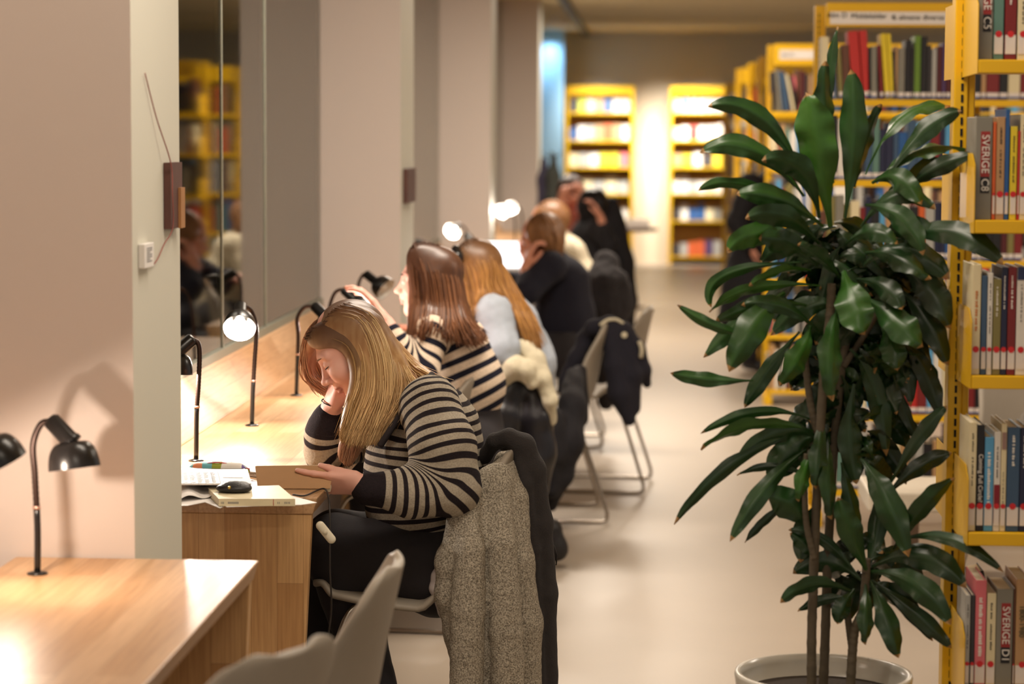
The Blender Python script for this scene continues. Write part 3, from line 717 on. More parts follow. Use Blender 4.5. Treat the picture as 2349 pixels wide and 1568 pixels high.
distant = MB(); dcol = []
def stuffrow(X0, X1, Y, zs, hmin=.19, hmax=.27):
    for z in zs:
        x = X0
        while x < X1:
            w_ = r2.uniform(.014, .045); h = r2.uniform(hmin, hmax); n0 = len(distant.f)
            distant.box(x, x + w_ - .001, Y, Y + .16, z + .001, z + h); dcol.extend([r2.randrange(len(pal))] * 6); x += w_
            if r2.random() < .04: x += .05
for px, ty, Y, lb in far:
    X0, zs, top, _ = cases(px, ty, Y, lb)
    stuffrow(X0 + .06, 2.95, Y + .02, zs)
stuffrow(W(1868, 200, 14.2).x, 2.95, 14.22, zs3)
pm = [bookmat(c) for c in pal]
o = distant.build('distant_books', pm, None); o.data.polygons.foreach_set('material_index', dcol)
tag(o, 'mixed rows of books on the receding yellow bookcases beyond the plant', 'books', kind='stuff')

# ---- face-out racks on the end wall
def rack(px0, px1, label, cols):
    Y = 29.28; xa, xb = W(px0, 300, Y).x, W(px1, 300, Y).x; t = empty('display_rack', (xa, Y, 0)); tag(t, label, 'bookcase')
    top = W(px0, 197, Y).z; L = xb - xa
    for x in (0, L - .035): g = MB(); g.box(x, x + .035, 0, .30, 0, top); g.build('upright', M_yel, t)
    g = MB(); g.box(.035, L - .035, 0, .03, top - .10, top); g.build('header', M_yel, t)
    g = MB(); g.box(0.035, L - .035, .29, .30, .05, top); g.build('rear_panel', mat('rack_back', srgb(190, 140, 40), rough=.5), t)
    ys = [258, 322, 383, 444, 506, 588]; zz = []
    for y in ys:
        z = W(px0, y, Y).z; zz.append(z); g = MB(); g.box(.035, L - .035, .0, .30, z - .045, z - .02); g.box(.035, L - .035, -.0, .015, z - .045, z + .005); g.build('shelf', M_yel, t)
    return t, xa, L, Y, zz
def magazines(rk, cols, case):
    t, xa, L, Y, zz = rk
    for k, z in enumerate(zz):
        n = len(cols[k]); w_ = (L - .09) / n
        lb = labels(cols[k], [.025] * n, names[k], case, 'magazine')
        for i, c in enumerate(cols[k]):
            g = MB(); h = r2.uniform(.17, .24); g.box(0, w_ - .012, 0, .006, 0, h, Matrix.Rotation(R(-12), 4, 'X')); o = g.build('magazine', bookmat(c)); o.location = (xa + .045 + i * w_, Y + .04, z - .015)
            tag(o, lb[i], 'magazine', 'magazines on the end wall racks')
magazines(rack(1297, 1454, 'yellow face-out rack on the end wall, left of the two, behind the students', 0),
 [['charcoal', 'lime', 'cream', 'tan', 'blue', 'white', 'white'], ['blue', 'white', 'light grey', 'tan', 'orange', 'tan', 'white'], ['cream', 'light grey', 'white', 'yellow', 'yellow', 'pink'], ['olive', 'cream', 'light grey', 'cream', 'light grey'], ['tan', 'cream', 'tan', 'yellow', 'white'], ['grey', 'cream', 'white', 'tan', 'white']], 'the left wall rack')
magazines(rack(1536, 1668, 'yellow face-out rack on the end wall, right of the two, beside the receding bookcases', 0),
 [['cream', 'light blue', 'white', 'white', 'white', 'white'], ['cream', 'white', 'red', 'white', 'white', 'white'], ['tan', 'yellow', 'white', 'charcoal', 'yellow'], ['white', 'white', 'light grey', 'white', 'cream', 'white'], ['charcoal', 'white', 'blue', 'blue', 'cream', 'grey'], ['charcoal', 'light grey', 'orange', 'orange', 'violet', 'light grey']], 'the right wall rack')
# round side table in front of the end wall
rt = empty('round_table', (-.21, 22, 0)); tag(rt, 'round dark-topped side table in front of the end wall with papers on it', 'table')
g = MB(); g.lathe([(0, .70), (.28, .70), (.285, .715), (.28, .73), (0, .73)], n=40); g.build('tabletop', mat('walnut_top', srgb(84, 60, 44), rough=.4), rt, smooth=False)
g = MB(); g.lathe([(0, 0), (.17, 0), (.17, .012), (.03, .025), (.022, .08), (.022, .70), (0, .70)], n=24); g.build('pedestal', mat('table_leg', srgb(90, 66, 48), rough=.4), rt, smooth=True)
g = MB(); g.box(-.10, .12, -.12, .10, 0, .045); g.box(-.06, .10, -.08, .1, .046, .08, Matrix.Rotation(.3, 4, 'Z')); o = g.build('paper_pile', M_paper); o.location = (-.12, 22, .731); tag(o, 'pale pile of papers lying on the round side table', 'papers')
g = MB(); g.lathe([(0, 0), (.035, 0), (.045, .11), (.042, .11), (.033, .005), (0, .005)], n=20); o = g.build('cup', M_paper, smooth=True); o.location = (-.30, 21.9, .731); tag(o, 'pale cup on the left side of the round side table', 'cup')

# rear end plates of the near bookcase, the low bench and the chair seen through it
for k, z in enumerate(zs1[:4]):
    g = MB(); g.prism([(.30, z - .03), (.30, z + .13), (.52, z + .13), (.52, z - .03)], .012, .0135, 'x'); g.build('bracket', M_yel, bc1)
bn = empty('bench', (1.02, 8.5, 0)); tag(bn, 'low white-topped bench seen between the plant and the near bookcase', 'bench')
g = MB(); g.box(-.26, .5, -.2, .2, .30, .37); g.build('seat', mat('bench_white', srgb(214, 204, 186), rough=.5), bn, bevel=.008)
for x in (-.14, .36): g = MB(); g.box(x, x + .06, -.16, .16, 0, .30); g.build('leg', mat('bench_brown', srgb(110, 88, 70), rough=.6), bn)
cc = copy_tree(proto); cc.location = (1.36, 8.0, 0); cc.rotation_euler = (0, 0, R(200)); tag(cc, 'grey shell chair whose steel legs show through the near bookcase', 'chair')
# ================================================================== the potted dracaena
M_bark = mat('dracaena_bark', srgb(88, 78, 62), rough=.85, var=.35, scale=45, bump=.5, bscale=70)
M_pot = mat('pot_white_glaze', srgb(206, 202, 192), rough=.22, var=.02)
M_soil = mat('potting_soil', srgb(52, 42, 34), rough=.95, var=.4, scale=60, bump=.6, bscale=120)
def leafmat():
    def bd(nt, b):
        N = nt.nodes; L = nt.links
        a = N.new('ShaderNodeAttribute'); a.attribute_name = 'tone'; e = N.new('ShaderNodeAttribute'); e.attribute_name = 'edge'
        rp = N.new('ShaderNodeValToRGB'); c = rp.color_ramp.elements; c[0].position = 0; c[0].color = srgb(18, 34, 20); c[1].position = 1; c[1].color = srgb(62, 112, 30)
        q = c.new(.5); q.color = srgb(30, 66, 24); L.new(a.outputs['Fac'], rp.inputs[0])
        tc = N.new('ShaderNodeTexCoord'); no = N.new('ShaderNodeTexNoise'); no.inputs['Scale'].default_value = 18; L.new(tc.outputs['Object'], no.inputs['Vector'])
        m1 = N.new('ShaderNodeMix'); m1.data_type = 'RGBA'; m1.blend_type = 'MULTIPLY'; m1.inputs[0].default_value = .5; L.new(rp.outputs[0], m1.inputs[6])
        r2_ = N.new('ShaderNodeValToRGB'); r2_.color_ramp.elements[0].color = (.5, .5, .5, 1); r2_.color_ramp.elements[0].position = .3; r2_.color_ramp.elements[1].position = .6; L.new(no.outputs['Fac'], r2_.inputs[0]); L.new(r2_.outputs[0], m1.inputs[7])
        gt = N.new('ShaderNodeMath'); gt.operation = 'GREATER_THAN'; gt.inputs[1].default_value = .955; L.new(e.outputs['Fac'], gt.inputs[0])
        m2 = N.new('ShaderNodeMix'); m2.data_type = 'RGBA'; L.new(gt.outputs[0], m2.inputs[0]); L.new(m1.outputs[2], m2.inputs[6]); m2.inputs[7].default_value = srgb(150, 112, 60)
        L.new(m2.outputs[2], b.inputs['Base Color'])
        b.inputs['Coat Weight'].default_value = .25; b.inputs['Coat Roughness'].default_value = .3
    return attr_mat('dracaena_leaf', .40, .45, bd)
M_leaf = leafmat()
YP = 5.1
potc = WZ(1893, 1560, .45); PX, PY = potc.x, YP + .0
pl = empty('potted_plant', (PX, PY, 0)); tag(pl, 'tall dark green dracaena in a white pot beside the yellow shelves', 'plant')
rx = .185
g = MB(); g.lathe([(0, 0), (.125, 0), (.14, .01), (.16, .12), (.176, .30), (.186, .425), (.189, .45), (.187, .456), (.178, .456), (.174, .44), (.165, .40), (0, .40)], n=56); g.build('pot', M_pot, pl, smooth=True)
g = MB(); g.lathe([(0, .415), (.08, .418), (.17, .41)], n=40); g.build('soil', M_soil, pl, smooth=True)
def lpt(px, py, dy=0): return W(px, py, YP + dy) - pl.location
stems = [([(1862, 1590), (1862, 1460), (1866, 1330), (1872, 1180), (1880, 1020), (1890, 850), (1902, 740), (1906, 690), (1908, 650)], -.02, .0105, .012),
         ([(1888, 1590), (1893, 1460), (1898, 1300), (1906, 1150), (1915, 1000), (1930, 850), (1945, 760), (1955, 690)], .03, .0105, .012),
         ([(1950, 1600), (1955, 1500), (1962, 1440), (1978, 1400), (1985, 1340), (1988, 1280)], .0, .0105, .012),
         ([(1955, 1490), (1948, 1440), (1944, 1400), (1950, 1370)], .01, .008, .01),
         ([(1880, 1010), (1860, 930), (1850, 850), (1846, 780)], .0, .008, .009), ([(1935, 840), (1975, 780), (2010, 720), (2030, 660)], .02, .007, .009), ([(1868, 1280), (1850, 1200), (1846, 1120), (1850, 1040)], -.03, .007, .008)]
for pts, dy, r0, r1 in stems:
    g = MB(); P = cr([lpt(x, y, dy) for x, y in pts], 90); g.tube(P, [r0 * (1.08 if i % 5 == 0 else 1) * (1 - .15 * i / 90) for i in range(90)], 10); g.build('trunk', M_bark, pl, smooth=True)
LV = MB(); tone = []; edge = []
def leaf(b, t, w, mid=None, dy=(0, 0, 0), roll=0, tn=.4, fold=.25, wav=.16, tip=1):
    """b, t = base and tip in the picture; w = width in px; dy = depth of base, middle, tip from the plant's axis"""
    s = F / YP; w *= .9; B = lpt(*b, dy[0]); T = lpt(*t, dy[2])
    if mid is None:
        d = (t[0] - b[0], t[1] - b[1]); L = math.hypot(*d); mid = ((b[0] + t[0]) / 2, (b[1] + t[1]) / 2 - L * .10)
    Mi = lpt(*mid, dy[1]); ctl = Mi * 2 - (B + T) / 2
    n = 22; hw = w / s / 2; ph = rnd.uniform(0, 6); base = len(LV.v); cols = 9; vs = []; fs = []
    for i in range(n + 1):
        u = i / n; p = B * (1 - u) ** 2 + ctl * 2 * u * (1 - u) + T * u * u
        tg = ((ctl - B) * (1 - u) + (T - ctl) * u).normalized()
        side = tg.cross(Vector((0, 1, 0)));
        if side.length < .05: side = Vector((1, 0, 0))
        side.normalize(); nrm = side.cross(tg).normalized()
        a = roll + .35 * math.sin(u * 3 + ph) * wav * 4
        sd = side * math.cos(a) + nrm * math.sin(a); nn = nrm * math.cos(a) - side * math.sin(a)
        if u < .22: pr = .13 + .30 * (u / .22) ** 2
        elif u < .55: pr = .43 + .57 * math.sin((u - .22) / .33 * R(90))
        else: pr = max(0.0, (1 - ((u - .55) / .45) ** 2.3)) ** .75
        pr = max(pr, .012) * (1 + .07 * math.sin(u * 19 + ph * 3) * (u > .3))
        for j in range(cols):
            v = -1 + 2 * j / (cols - 1); wv = wav * hw * (math.sin(u * 15 + ph + (2.1 if v > 0 else 0)) + .6 * math.sin(u * 31 + ph * 2)) * abs(v) ** 1.5 * min(1, u * 3)
            vs.append(p + sd * (hw * pr * v) + nn * (fold * hw * pr * (abs(v) ** 1.4) + wv - (.002 if abs(v) < .1 else 0)))
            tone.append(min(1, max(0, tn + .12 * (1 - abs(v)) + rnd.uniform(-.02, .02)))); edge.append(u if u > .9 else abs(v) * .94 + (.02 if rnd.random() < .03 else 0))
    for i in range(n):
        for j in range(cols - 1): a = i * cols + j; fs.append((a, a + 1, a + cols + 1, a + cols))
    LV.add(vs, fs)
LEAVES = [
 # top crown: (base, tip, width, mid, tone, depth(base,mid,tip), roll)
 ((1905, 520), (1848, 212), 100, (1878, 340), .82, (0, -.05, -.05), .1), ((1912, 420), (1893, 140), 58, (1893, 270), .42, (0, 0, .0), -.3), ((1905, 300), (1922, 60), 30, (1903, 170), .35, (.02, .02, .02), .7),
 ((1938, 500), (1952, 158), 68, (1958, 310), .5, (0, -.02, -.02), .2), ((1960, 430), (2020, 238), 55, (1985, 330), .25, (0, .02, .03), -.5), ((1985, 400), (2178, 245), 52, (2070, 268), .6, (0, .05, .08), 1.05),
 ((2040, 400), (2206, 254), 54, (2120, 300), .3, (0, .0, -.02), .3), ((2010, 420), (2225, 345), 60, (2110, 345), .55, (0, .02, .03), 1.0), ((2080, 430), (2232, 352), 46, (2150, 385), .1, (0, -.03, -.06), .1),
 ((2000, 480), (2190, 372), 60, (2110, 400), .45, (.02, .05, .05), -.3), ((1850, 420), (1622, 245), 52, (1745, 270), .5, (0, -.04, -.06), -.15), ((1845, 450), (1606, 350), 56, (1720, 340), .55, (0, -.04, -.05), -.25),
 ((1880, 500), (1748, 368), 66, (1835, 390), .45, (0, -.06, -.08), .15), ((1855, 500), (1600, 438), 34, (1705, 425), .6, (0, -.03, -.05), .5), ((1890, 520), (1688, 445), 58, (1785, 455), .55, (0, -.06, -.08), -.25),
 ((1880, 560), (1710, 500), 62, (1800, 500), .4, (0, -.08, -.1), .1), ((1850, 580), (1668, 578), 66, (1745, 540), .78, (0, -.07, -.09), .1), ((1875, 610), (1740, 545), 66, (1810, 560), .4, (0, -.05, -.08), .2),
 ((1860, 600), (1632, 706), 34, (1668, 630), .55, (.02, .02, .02), .4), ((1860, 620), (1718, 655), 36, (1790, 622), .75, (0, -.06, -.08), .6), ((1880, 655), (1627, 716), 38, (1730, 662), .8, (0, -.05, -.06), .7),
 ((1850, 700), (1640, 740), 50, (1750, 700), .55, (0, -.04, -.05), .1), ((1730, 770), (1553, 698), 30, (1640, 748), .6, (-.04, -.06, -.06), .3), ((1800, 670), (1672, 852), 80, (1735, 740), .55, (0, -.08, -.1), -.15),
 ((1760, 690), (1614, 820), 44, (1690, 745), .5, (0, .0, .0), -.1), ((1728, 872), (1537, 855), 38, (1625, 870), .55, (-.03, -.05, -.06), 0), ((1835, 760), (1708, 935), 46, (1760, 850), .4, (0, .0, .0), -.2),
 ((1860, 745), (1788, 885), 62, (1835, 815), .6, (0, -.07, -.09), .2), ((1920, 700), (1908, 918), 66, (1908, 800), .52, (0, -.09, -.1), .25), ((1935, 620), (1985, 768), 92, (1955, 690), .62, (0, -.08, -.1), .1),
 ((1980, 680), (2118, 795), 80, (2055, 735), .5, (0, -.08, -.1), .2), ((2020, 740), (2060, 850), 66, (2045, 790), .5, (0, -.04, -.05), 0), ((1985, 580), (2135, 640), 62, (2060, 590), .3, (0, -.06, -.08), .4),
 ((2040, 560), (2302, 607), 66, (2180, 530), .2, (0, -.10, -.16), .1), ((2000, 560), (2150, 540), 62, (2080, 525), .3, (0, -.05, -.07), -.2), ((1980, 610), (2178, 640), 76, (2075, 570), .3, (0, -.04, -.06), .3),
 ((2050, 610), (2182, 755), 74, (2130, 660), .12, (0, -.05, -.06), .1), ((2060, 660), (2176, 838), 62, (2130, 740), .1, (0, -.03, -.03), 0), ((1985, 470), (2118, 585), 62, (2065, 500), .42, (0, -.07, -.09), -.2),
 ((1975, 520), (2145, 480), 56, (2060, 445), .35, (0, -.03, -.04), .4), ((2000, 420), (2115, 470), 60, (2060, 410), .5, (0, -.05, -.07), .2), ((1940, 560), (2060, 560), 50, (2000, 530), .35, (0, -.07, -.09), .6),
 ((1930, 640), (1830, 560), 48, (1880, 590), .4, (0, -.06, -.08), .5), ((1965, 640), (2070, 710), 56, (2030, 660), .2, (0, -.06, -.08), .2), ((1880, 760), (1700, 700), 44, (1790, 700), .45, (0, -.05, -.06), -.4),
 ((1950, 800), (2034, 1045), 54, (2010, 900), .35, (0, .02, .02), 0), ((2020, 780), (2090, 930), 52, (2070, 840), .1, (0, .03, .03), 0), ((2070, 780), (2158, 960), 52, (2120, 850), .08, (0, .02, .02), .2), ((2050, 860), (2108, 1010), 32, (2070, 930), .08, (0, .03, .03), 0),
 ((1930, 860), (1960, 1010), 40, (1955, 930), .2, (0, .03, .03), 0), ((1975, 860), (1940, 980), 44, (1960, 920), .12, (0, .04, .04), 0), ((2090, 700), (2175, 700), 60, (2130, 670), .1, (0, .04, .04), .3),
 ((1855, 960), (1605, 995), 30, (1735, 945), .5, (0, -.05, -.06), .3), ((1870, 990), (1608, 1032), 46, (1730, 975), .7, (0, -.06, -.07), .6), ((1880, 1010), (1690, 1052), 56, (1800, 990), .35, (0, -.02, -.02), .2),
 ((1840, 990), (1546, 1202), 38, (1680, 1065), .35, (0, -.05, -.06), .1), ((1850, 1030), (1674, 1242), 48, (1755, 1120), .42, (0, -.06, -.08), -.2), ((1870, 1000), (1760, 1100), 90, (1820, 1030), .4, (0, .0, .0), 0),
 ((1865, 1020), (1832, 1150), 44, (1845, 1090), .7, (0, -.06, -.07), .3), ((1820, 1140), (1708, 1244), 26, (1760, 1190), .15, (0, .0, .0), .5), ((1876, 1230), (1760, 1142), 80, (1815, 1160), .45, (0, -.04, -.05), .1),
 ((1870, 1100), (1690, 1090), 22, (1780, 1070), .3, (0, .0, .0), .2), ((1880, 1290), (1812, 1222), 42, (1850, 1250), .4, (0, 0, 0), 0), ((1885, 940), (1870, 1120), 50, (1880, 1040), .35, (0, -.05, -.06), .2),
 ((1900, 1000), (1905, 1190), 50, (1902, 1100), .3, (0, -.06, -.07), .4), ((2030, 1130), (2172, 930), 40, (2110, 1000), .25, (0, -.02, -.02), .2), ((2030, 1140), (2184, 1038), 46, (2110, 1070), .12, (0, .0, .0), .1),
 ((2050, 1260), (2190, 1095), 52, (2110, 1170), .38, (0, -.06, -.08), -.1), ((1975, 1050), (2085, 1275), 72, (2030, 1140), .42, (0, -.05, -.06), .1), ((1930, 1060), (1975, 1230), 44, (1950, 1140), .35, (0, 0, 0), .2), ((1960, 880), (1965, 1110), 60, (1950, 1000), .3, (0, .0, .0), .1),
 ((2060, 1240), (2302, 1312), 36, (2180, 1235), .3, (0, -.10, -.16), .2), ((2000, 1300), (2216, 1348), 70, (2120, 1275), .22, (0, -.05, -.08), .1), ((1995, 1310), (2182, 1432), 66, (2100, 1340), .38, (0, -.07, -.09), .2), ((2000, 1330), (2183, 1487), 44, (2105, 1410), .2, (0, -.03, -.04), 0),
 ((1995, 1330), (2060, 1508), 60, (2035, 1420), .3, (0, -.04, -.05), .1), ((1985, 1330), (1985, 1478), 46, (1988, 1410), .3, (0, -.06, -.07), .3), ((1992, 1320), (1922, 1140), 62, (1955, 1225), .5, (0, -.05, -.06), .1), ((1985, 1320), (2020, 1130), 50, (2010, 1220), .3, (0, .02, .02), .2),
 ((1975, 1330), (1808, 1215), 32, (1890, 1240), .3, (0, .0, .0), .1), ((1960, 1360), (1790, 1382), 48, (1870, 1340), .42, (0, -.04, -.05), .3), ((1950, 1370), (1830, 1402), 30, (1890, 1375), .25, (0, 0, 0), 0), ((1975, 1330), (1818, 1315), 60, (1895, 1290), .3, (0, .02, .02), .2),
 ((1990, 1290), (2130, 1370), 60, (2060, 1280), .2, (0, .02, .02), .3), ((2000, 1340), (2140, 1470), 30, (2080, 1400), .15, (0, .0, .0), 0), ((1960, 1350), (1920, 1430), 50, (1935, 1390), .35, (0, -.02, -.02), 0), ((1880, 1150), (1836, 1290), 60, (1850, 1210), .3, (0, .02, .02), 0),
]
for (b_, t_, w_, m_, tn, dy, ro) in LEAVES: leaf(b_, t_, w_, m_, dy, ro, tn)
# inner, darker growth around the stems
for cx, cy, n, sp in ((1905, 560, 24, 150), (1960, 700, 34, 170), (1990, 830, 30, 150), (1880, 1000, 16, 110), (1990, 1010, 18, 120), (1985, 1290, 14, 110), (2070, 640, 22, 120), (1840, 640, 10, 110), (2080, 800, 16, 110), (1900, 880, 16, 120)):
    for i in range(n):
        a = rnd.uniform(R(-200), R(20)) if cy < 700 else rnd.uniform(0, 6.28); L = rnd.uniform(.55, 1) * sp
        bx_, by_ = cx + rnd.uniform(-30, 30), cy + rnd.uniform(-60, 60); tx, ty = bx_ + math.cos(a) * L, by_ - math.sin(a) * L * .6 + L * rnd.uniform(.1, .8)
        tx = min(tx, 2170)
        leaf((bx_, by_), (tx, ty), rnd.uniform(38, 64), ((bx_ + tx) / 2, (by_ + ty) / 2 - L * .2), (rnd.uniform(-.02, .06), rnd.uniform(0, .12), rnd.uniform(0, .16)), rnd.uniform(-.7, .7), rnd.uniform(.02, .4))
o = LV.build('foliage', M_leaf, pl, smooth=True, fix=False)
for nm, dat in (('tone', tone), ('edge', edge)):
    at = o.data.attributes.new(nm, 'FLOAT', 'POINT'); at.data.foreach_set('value', dat)
# ================================================================== things on and around the desks
M_pap = mat('white_paper', srgb(236, 232, 228), rough=.7, var=.02)
M_print = mat('print_grey', srgb(120, 120, 124), rough=.7)
ZT = .7412
def flat(pts, z0, z1, m, name, label=None, cat=None, parent=None, group=None):
    P = [WZ(x, y, z0) for x, y in pts]; g = MB(); g.prism([(p.x, p.y) for p in P], z0, z1, 'z'); o = g.build(name, m, parent)
    if label: tag(o, label, cat, group)
    return o
flat([(392, 1160), (402, 1118), (440, 1108), (520, 1122), (535, 1150), (505, 1166), (470, 1152), (430, 1160)], ZT, ZT + .0015, M_pap, 'paper_sheet', 'crumpled white sheet lying at the pier edge under the paperback', 'paper')
flat([(500, 1152), (660, 1135), (727, 1153), (690, 1158), (520, 1163)], ZT + .0016, ZT + .0028, M_pap, 'paper_sheet', 'white sheet sticking out from under the cream paperback', 'paper')
P = [WZ(x, y, ZT + .003) for x, y in ((395, 1150), (430, 1118), (475, 1108), (520, 1116), (500, 1138), (440, 1158))]
# a folded sheet standing slightly off the desk
g = MB(); n = 14; vs = []
for i in range(n):
    u = i / (n - 1)
    for j in range(5):
        v = j / 4; a = WZ(395 + 120 * u, 1152 - 30 * v - 16 * u, ZT + .004); a.z += .012 * math.sin(u * 5) ** 2 + .008 * v; vs.append(a)
fs = [(i * 5 + j, i * 5 + j + 1, (i + 1) * 5 + j + 1, (i + 1) * 5 + j) for i in range(n - 1) for j in range(4)]
g.add(vs, fs); o = g.build('paper_sheet', M_pap, smooth=True); s = o.modifiers.new('s', 'SOLIDIFY'); s.thickness = .0006; tag(o, 'wavy folded sheet lifting off the desk left of the coin purse', 'paper')
# magazine with printed columns
mg = flat([(385, 1112), (397, 1080), (568, 1079), (577, 1112)], ZT + .03, ZT + .034, M_pap, 'printed_booklet', 'open booklet with printed columns lying in the lamplight', 'booklet')
g = MB()
for i in range(6):
    for j in range(9):
        for (k0, k1) in ((.1, .9),):
            y0 = 1083 + j * 2.7; x0 = 404 + i * 16 + j * .6
            if rnd.random() < .12: continue
            a, b_, c_, d_ = [WZ(x, y, ZT + .0345) for x, y in ((x0, y0), (x0 + rnd.uniform(6, 11), y0), (x0 + 10, y0 + 1.5), (x0, y0 + 1.5))]
            g.add([a, b_, V(b_.x, c_.y, c_.z), V(a.x, c_.y, c_.z)], [(0, 1, 2, 3)])
for i in range(7):
    a = WZ(400 + i * 16.5, 1082, ZT + .0345); b_ = WZ(405 + i * 16.8, 1109, ZT + .0345); g.add([a, a + V(.0012, 0, 0), b_ + V(.0012, 0, 0), b_], [(0, 1, 2, 3)])
for (x0, y0, x1, y1) in ((512, 1094, 556, 1094.8), (512, 1104, 556, 1104.8)):
    a, b_ = WZ(x0, y0, ZT + .0345), WZ(x1, y1 + 1, ZT + .0345); g.add([a, V(b_.x, a.y, a.z), V(b_.x, b_.y, a.z), V(a.x, b_.y, a.z)], [(0, 1, 2, 3)])
g.build('printing', M_print, mg)
flat([(388, 1120), (398, 1090), (560, 1090), (566, 1122)], ZT + .003, ZT + .029, mat('dark_binder', srgb(40, 36, 44), rough=.5), 'binder', 'dark closed folder lying under the printed booklet', 'folder')
# patchwork pencil case
pc = empty('pencil_case', WZ(500, 1078, ZT)); tag(pc, 'patchwork pencil case of coloured hexagons lying behind the booklet', 'pencil case')
def bd(nt, b):
    N = nt.nodes; L = nt.links; ge = N.new('ShaderNodeTexCoord'); mp = N.new('ShaderNodeMapping'); mp.inputs['Scale'].default_value = (42, 42, 60); L.new(ge.outputs['Object'], mp.inputs[0])
    v = N.new('ShaderNodeTexVoronoi'); v.inputs['Scale'].default_value = 1; v.inputs['Randomness'].default_value = .25; L.new(mp.outputs[0], v.inputs['Vector'])
    rp = N.new('ShaderNodeValToRGB'); rp.color_ramp.interpolation = 'CONSTANT'; e = rp.color_ramp.elements
    cs = [(232, 228, 220), (200, 60, 50), (110, 180, 190), (60, 50, 54), (230, 150, 110), (232, 228, 220), (110, 90, 160), (150, 160, 60), (190, 210, 220), (90, 60, 90)]
    e[0].color = srgb(*cs[0]); e[1].position = .1; e[1].color = srgb(*cs[1])
    for i in range(2, 10): q = e.new(i / 10); q.color = srgb(*cs[i])
    sp = N.new('ShaderNodeSeparateColor'); L.new(v.outputs['Color'], sp.inputs[0]); L.new(sp.outputs[0], rp.inputs[0]); L.new(rp.outputs[0], b.inputs['Base Color'])
M_patch = attr_mat('patchwork', .6, .3, bd)
a, b_ = WZ(428, 1078, ZT + .02) - pc.location, WZ(574, 1080, ZT + .02) - pc.location
P, Q = sdf([ell((a + b_) / 2, ((b_ - a).length / 2, .028, .021)), cap(a * .8 + b_ * .2, a * .2 + b_ * .8, .02, k=.01)], .002, .015); make('case_body', P, Q, M_patch, pc, wr=[(.0012, 120, 3)])
g = MB(); g.tube(cr([a + V(0, -.005, .006), (a + b_) / 2 + V(0, -.012, .022), b_ + V(0, -.005, .006)], 20), .0014, 6); g.build('zip', mat('zip_red', srgb(190, 50, 60), rough=.5), pc, smooth=True)
# cream paperback with the leather purse on top
bk = empty('paperback', WZ(575, 1160, ZT + .003)); tag(bk, 'cream paperback lying on the desk corner with a thin red line on its spine', 'book')
q = [WZ(x, y, ZT + .003) - bk.location for x, y in ((502, 1160), (677, 1160), (640, 1128), (477, 1134))]
th = .0165
for nm, z0, z1, inset, m in (('cover', .0, .0015, 0, mat('cover_ivory', srgb(226, 214, 178), rough=.5)), ('pages', .0015, th - .0015, .002, M_pages), ('front_cover', th - .0015, th, 0, mat('cover_ivory', (1, 1, 1, 1)))):
    c_ = sum(q, Vector()) / 4; g = MB(); g.prism([((p - (p - c_).normalized() * inset).x, (p - (p - c_).normalized() * inset).y) for p in q], z0, z1, 'z'); g.build(nm, m, bk)
d_ = (q[1] - q[0]); g = MB(); g.prism([(q[0].x, q[0].y - .0006), (q[1].x, q[1].y - .0006), (q[1].x, q[1].y + .0012), (q[0].x, q[0].y + .0012)], 0, th, 'z'); sp = g.build('spine', mat('cover_ivory', (1, 1, 1, 1)), bk)
def onspine(u0, u1, v0, v1, m, nm):
    a = q[0] + d_ * u0; c = q[0] + d_ * u1; g = MB(); g.add([(a.x, a.y - .0009, th * v0), (c.x, c.y - .0009, th * v0), (c.x, c.y - .0009, th * v1), (a.x, a.y - .0009, th * v1)], [(0, 1, 2, 3)]); g.build(nm, m, sp)
onspine(.712, .720, .05, .95, mat('line_red', srgb(170, 40, 40)), 'red_line')
g = MB()
for u in [.03, .045, .06] + [.12 + .012 * i for i in range(12)] + [.77, .79, .86, .875, .89, .91, .925]:
    a = q[0] + d_ * u; g.add([(a.x, a.y - .0009, th * .3), (a.x + .0012, a.y - .0009, th * .3), (a.x + .0012, a.y - .0009, th * .6), (a.x, a.y - .0009, th * .6)], [(0, 1, 2, 3)])
g.build('spine_lettering', M_print, sp)
pu = empty('coin_purse', WZ(535, 1130, ZT + .021)); tag(pu, 'black leather coin purse with a gold snap lying on the cream paperback', 'purse')
a, b_ = WZ(495, 1127, ZT + .021) - pu.location, WZ(578, 1127, ZT + .021) - pu.location; c_ = (a + b_) / 2
P, Q = sdf([ell(c_ + V(0, .0, .008), ((b_ - a).length / 2, .028, .0125)), ell(c_ + V(.004, .01, .012), ((b_ - a).length / 2.7, .022, .012))], .0016, .012); P[:, 2] = np.maximum(P[:, 2], 0.0); make('pouch', P, Q, mat('black_leather', srgb(24, 22, 24), rough=.45, bump=.2), pu)
g = MB(); g.lathe([(0, .004), (.003, .0035), (.0042, .0), (0, -.001)], Matrix.Translation(c_ + V(-.006, -.026, .013)) @ RX, 14); g.build('snap', mat('brass', srgb(200, 170, 90), rough=.3, metal=.9), pu, smooth=True)
# power lead and its white in-line switch
P = [WZ(672, 1132, ZT + .004), WZ(700, 1134, ZT + .004), WZ(730, 1141, ZT + .006), W(752, 1165, 5.62), W(758, 1200, 5.60), W(757, 1300, 5.60), W(760, 1400, 5.62), W(748, 1500, 5.75), W(742, 1590, 5.9)]
P = [WZ(672, 1134, ZT + .004), WZ(700, 1136, ZT + .004), V(-.775, 5.70, .745), V(-.757, 5.66, .735), W(757, 1185, 5.62), W(757, 1300, 5.60), W(760, 1400, 5.62), W(748, 1490, 5.75), WZ(740, 1590, .012)]
cd = MB(); cd.tube(cr(P, 60), .0022, 8); o = cd.build('power_cord', mat('cord_dark', srgb(40, 34, 32), rough=.5), smooth=True); tag(o, 'thin dark lead running off the desk corner down to the floor', 'cable')
sw = empty('cord_switch', W(746, 1219, 5.57)); tag(sw, 'white in-line switch hanging beside the desk corner', 'switch')
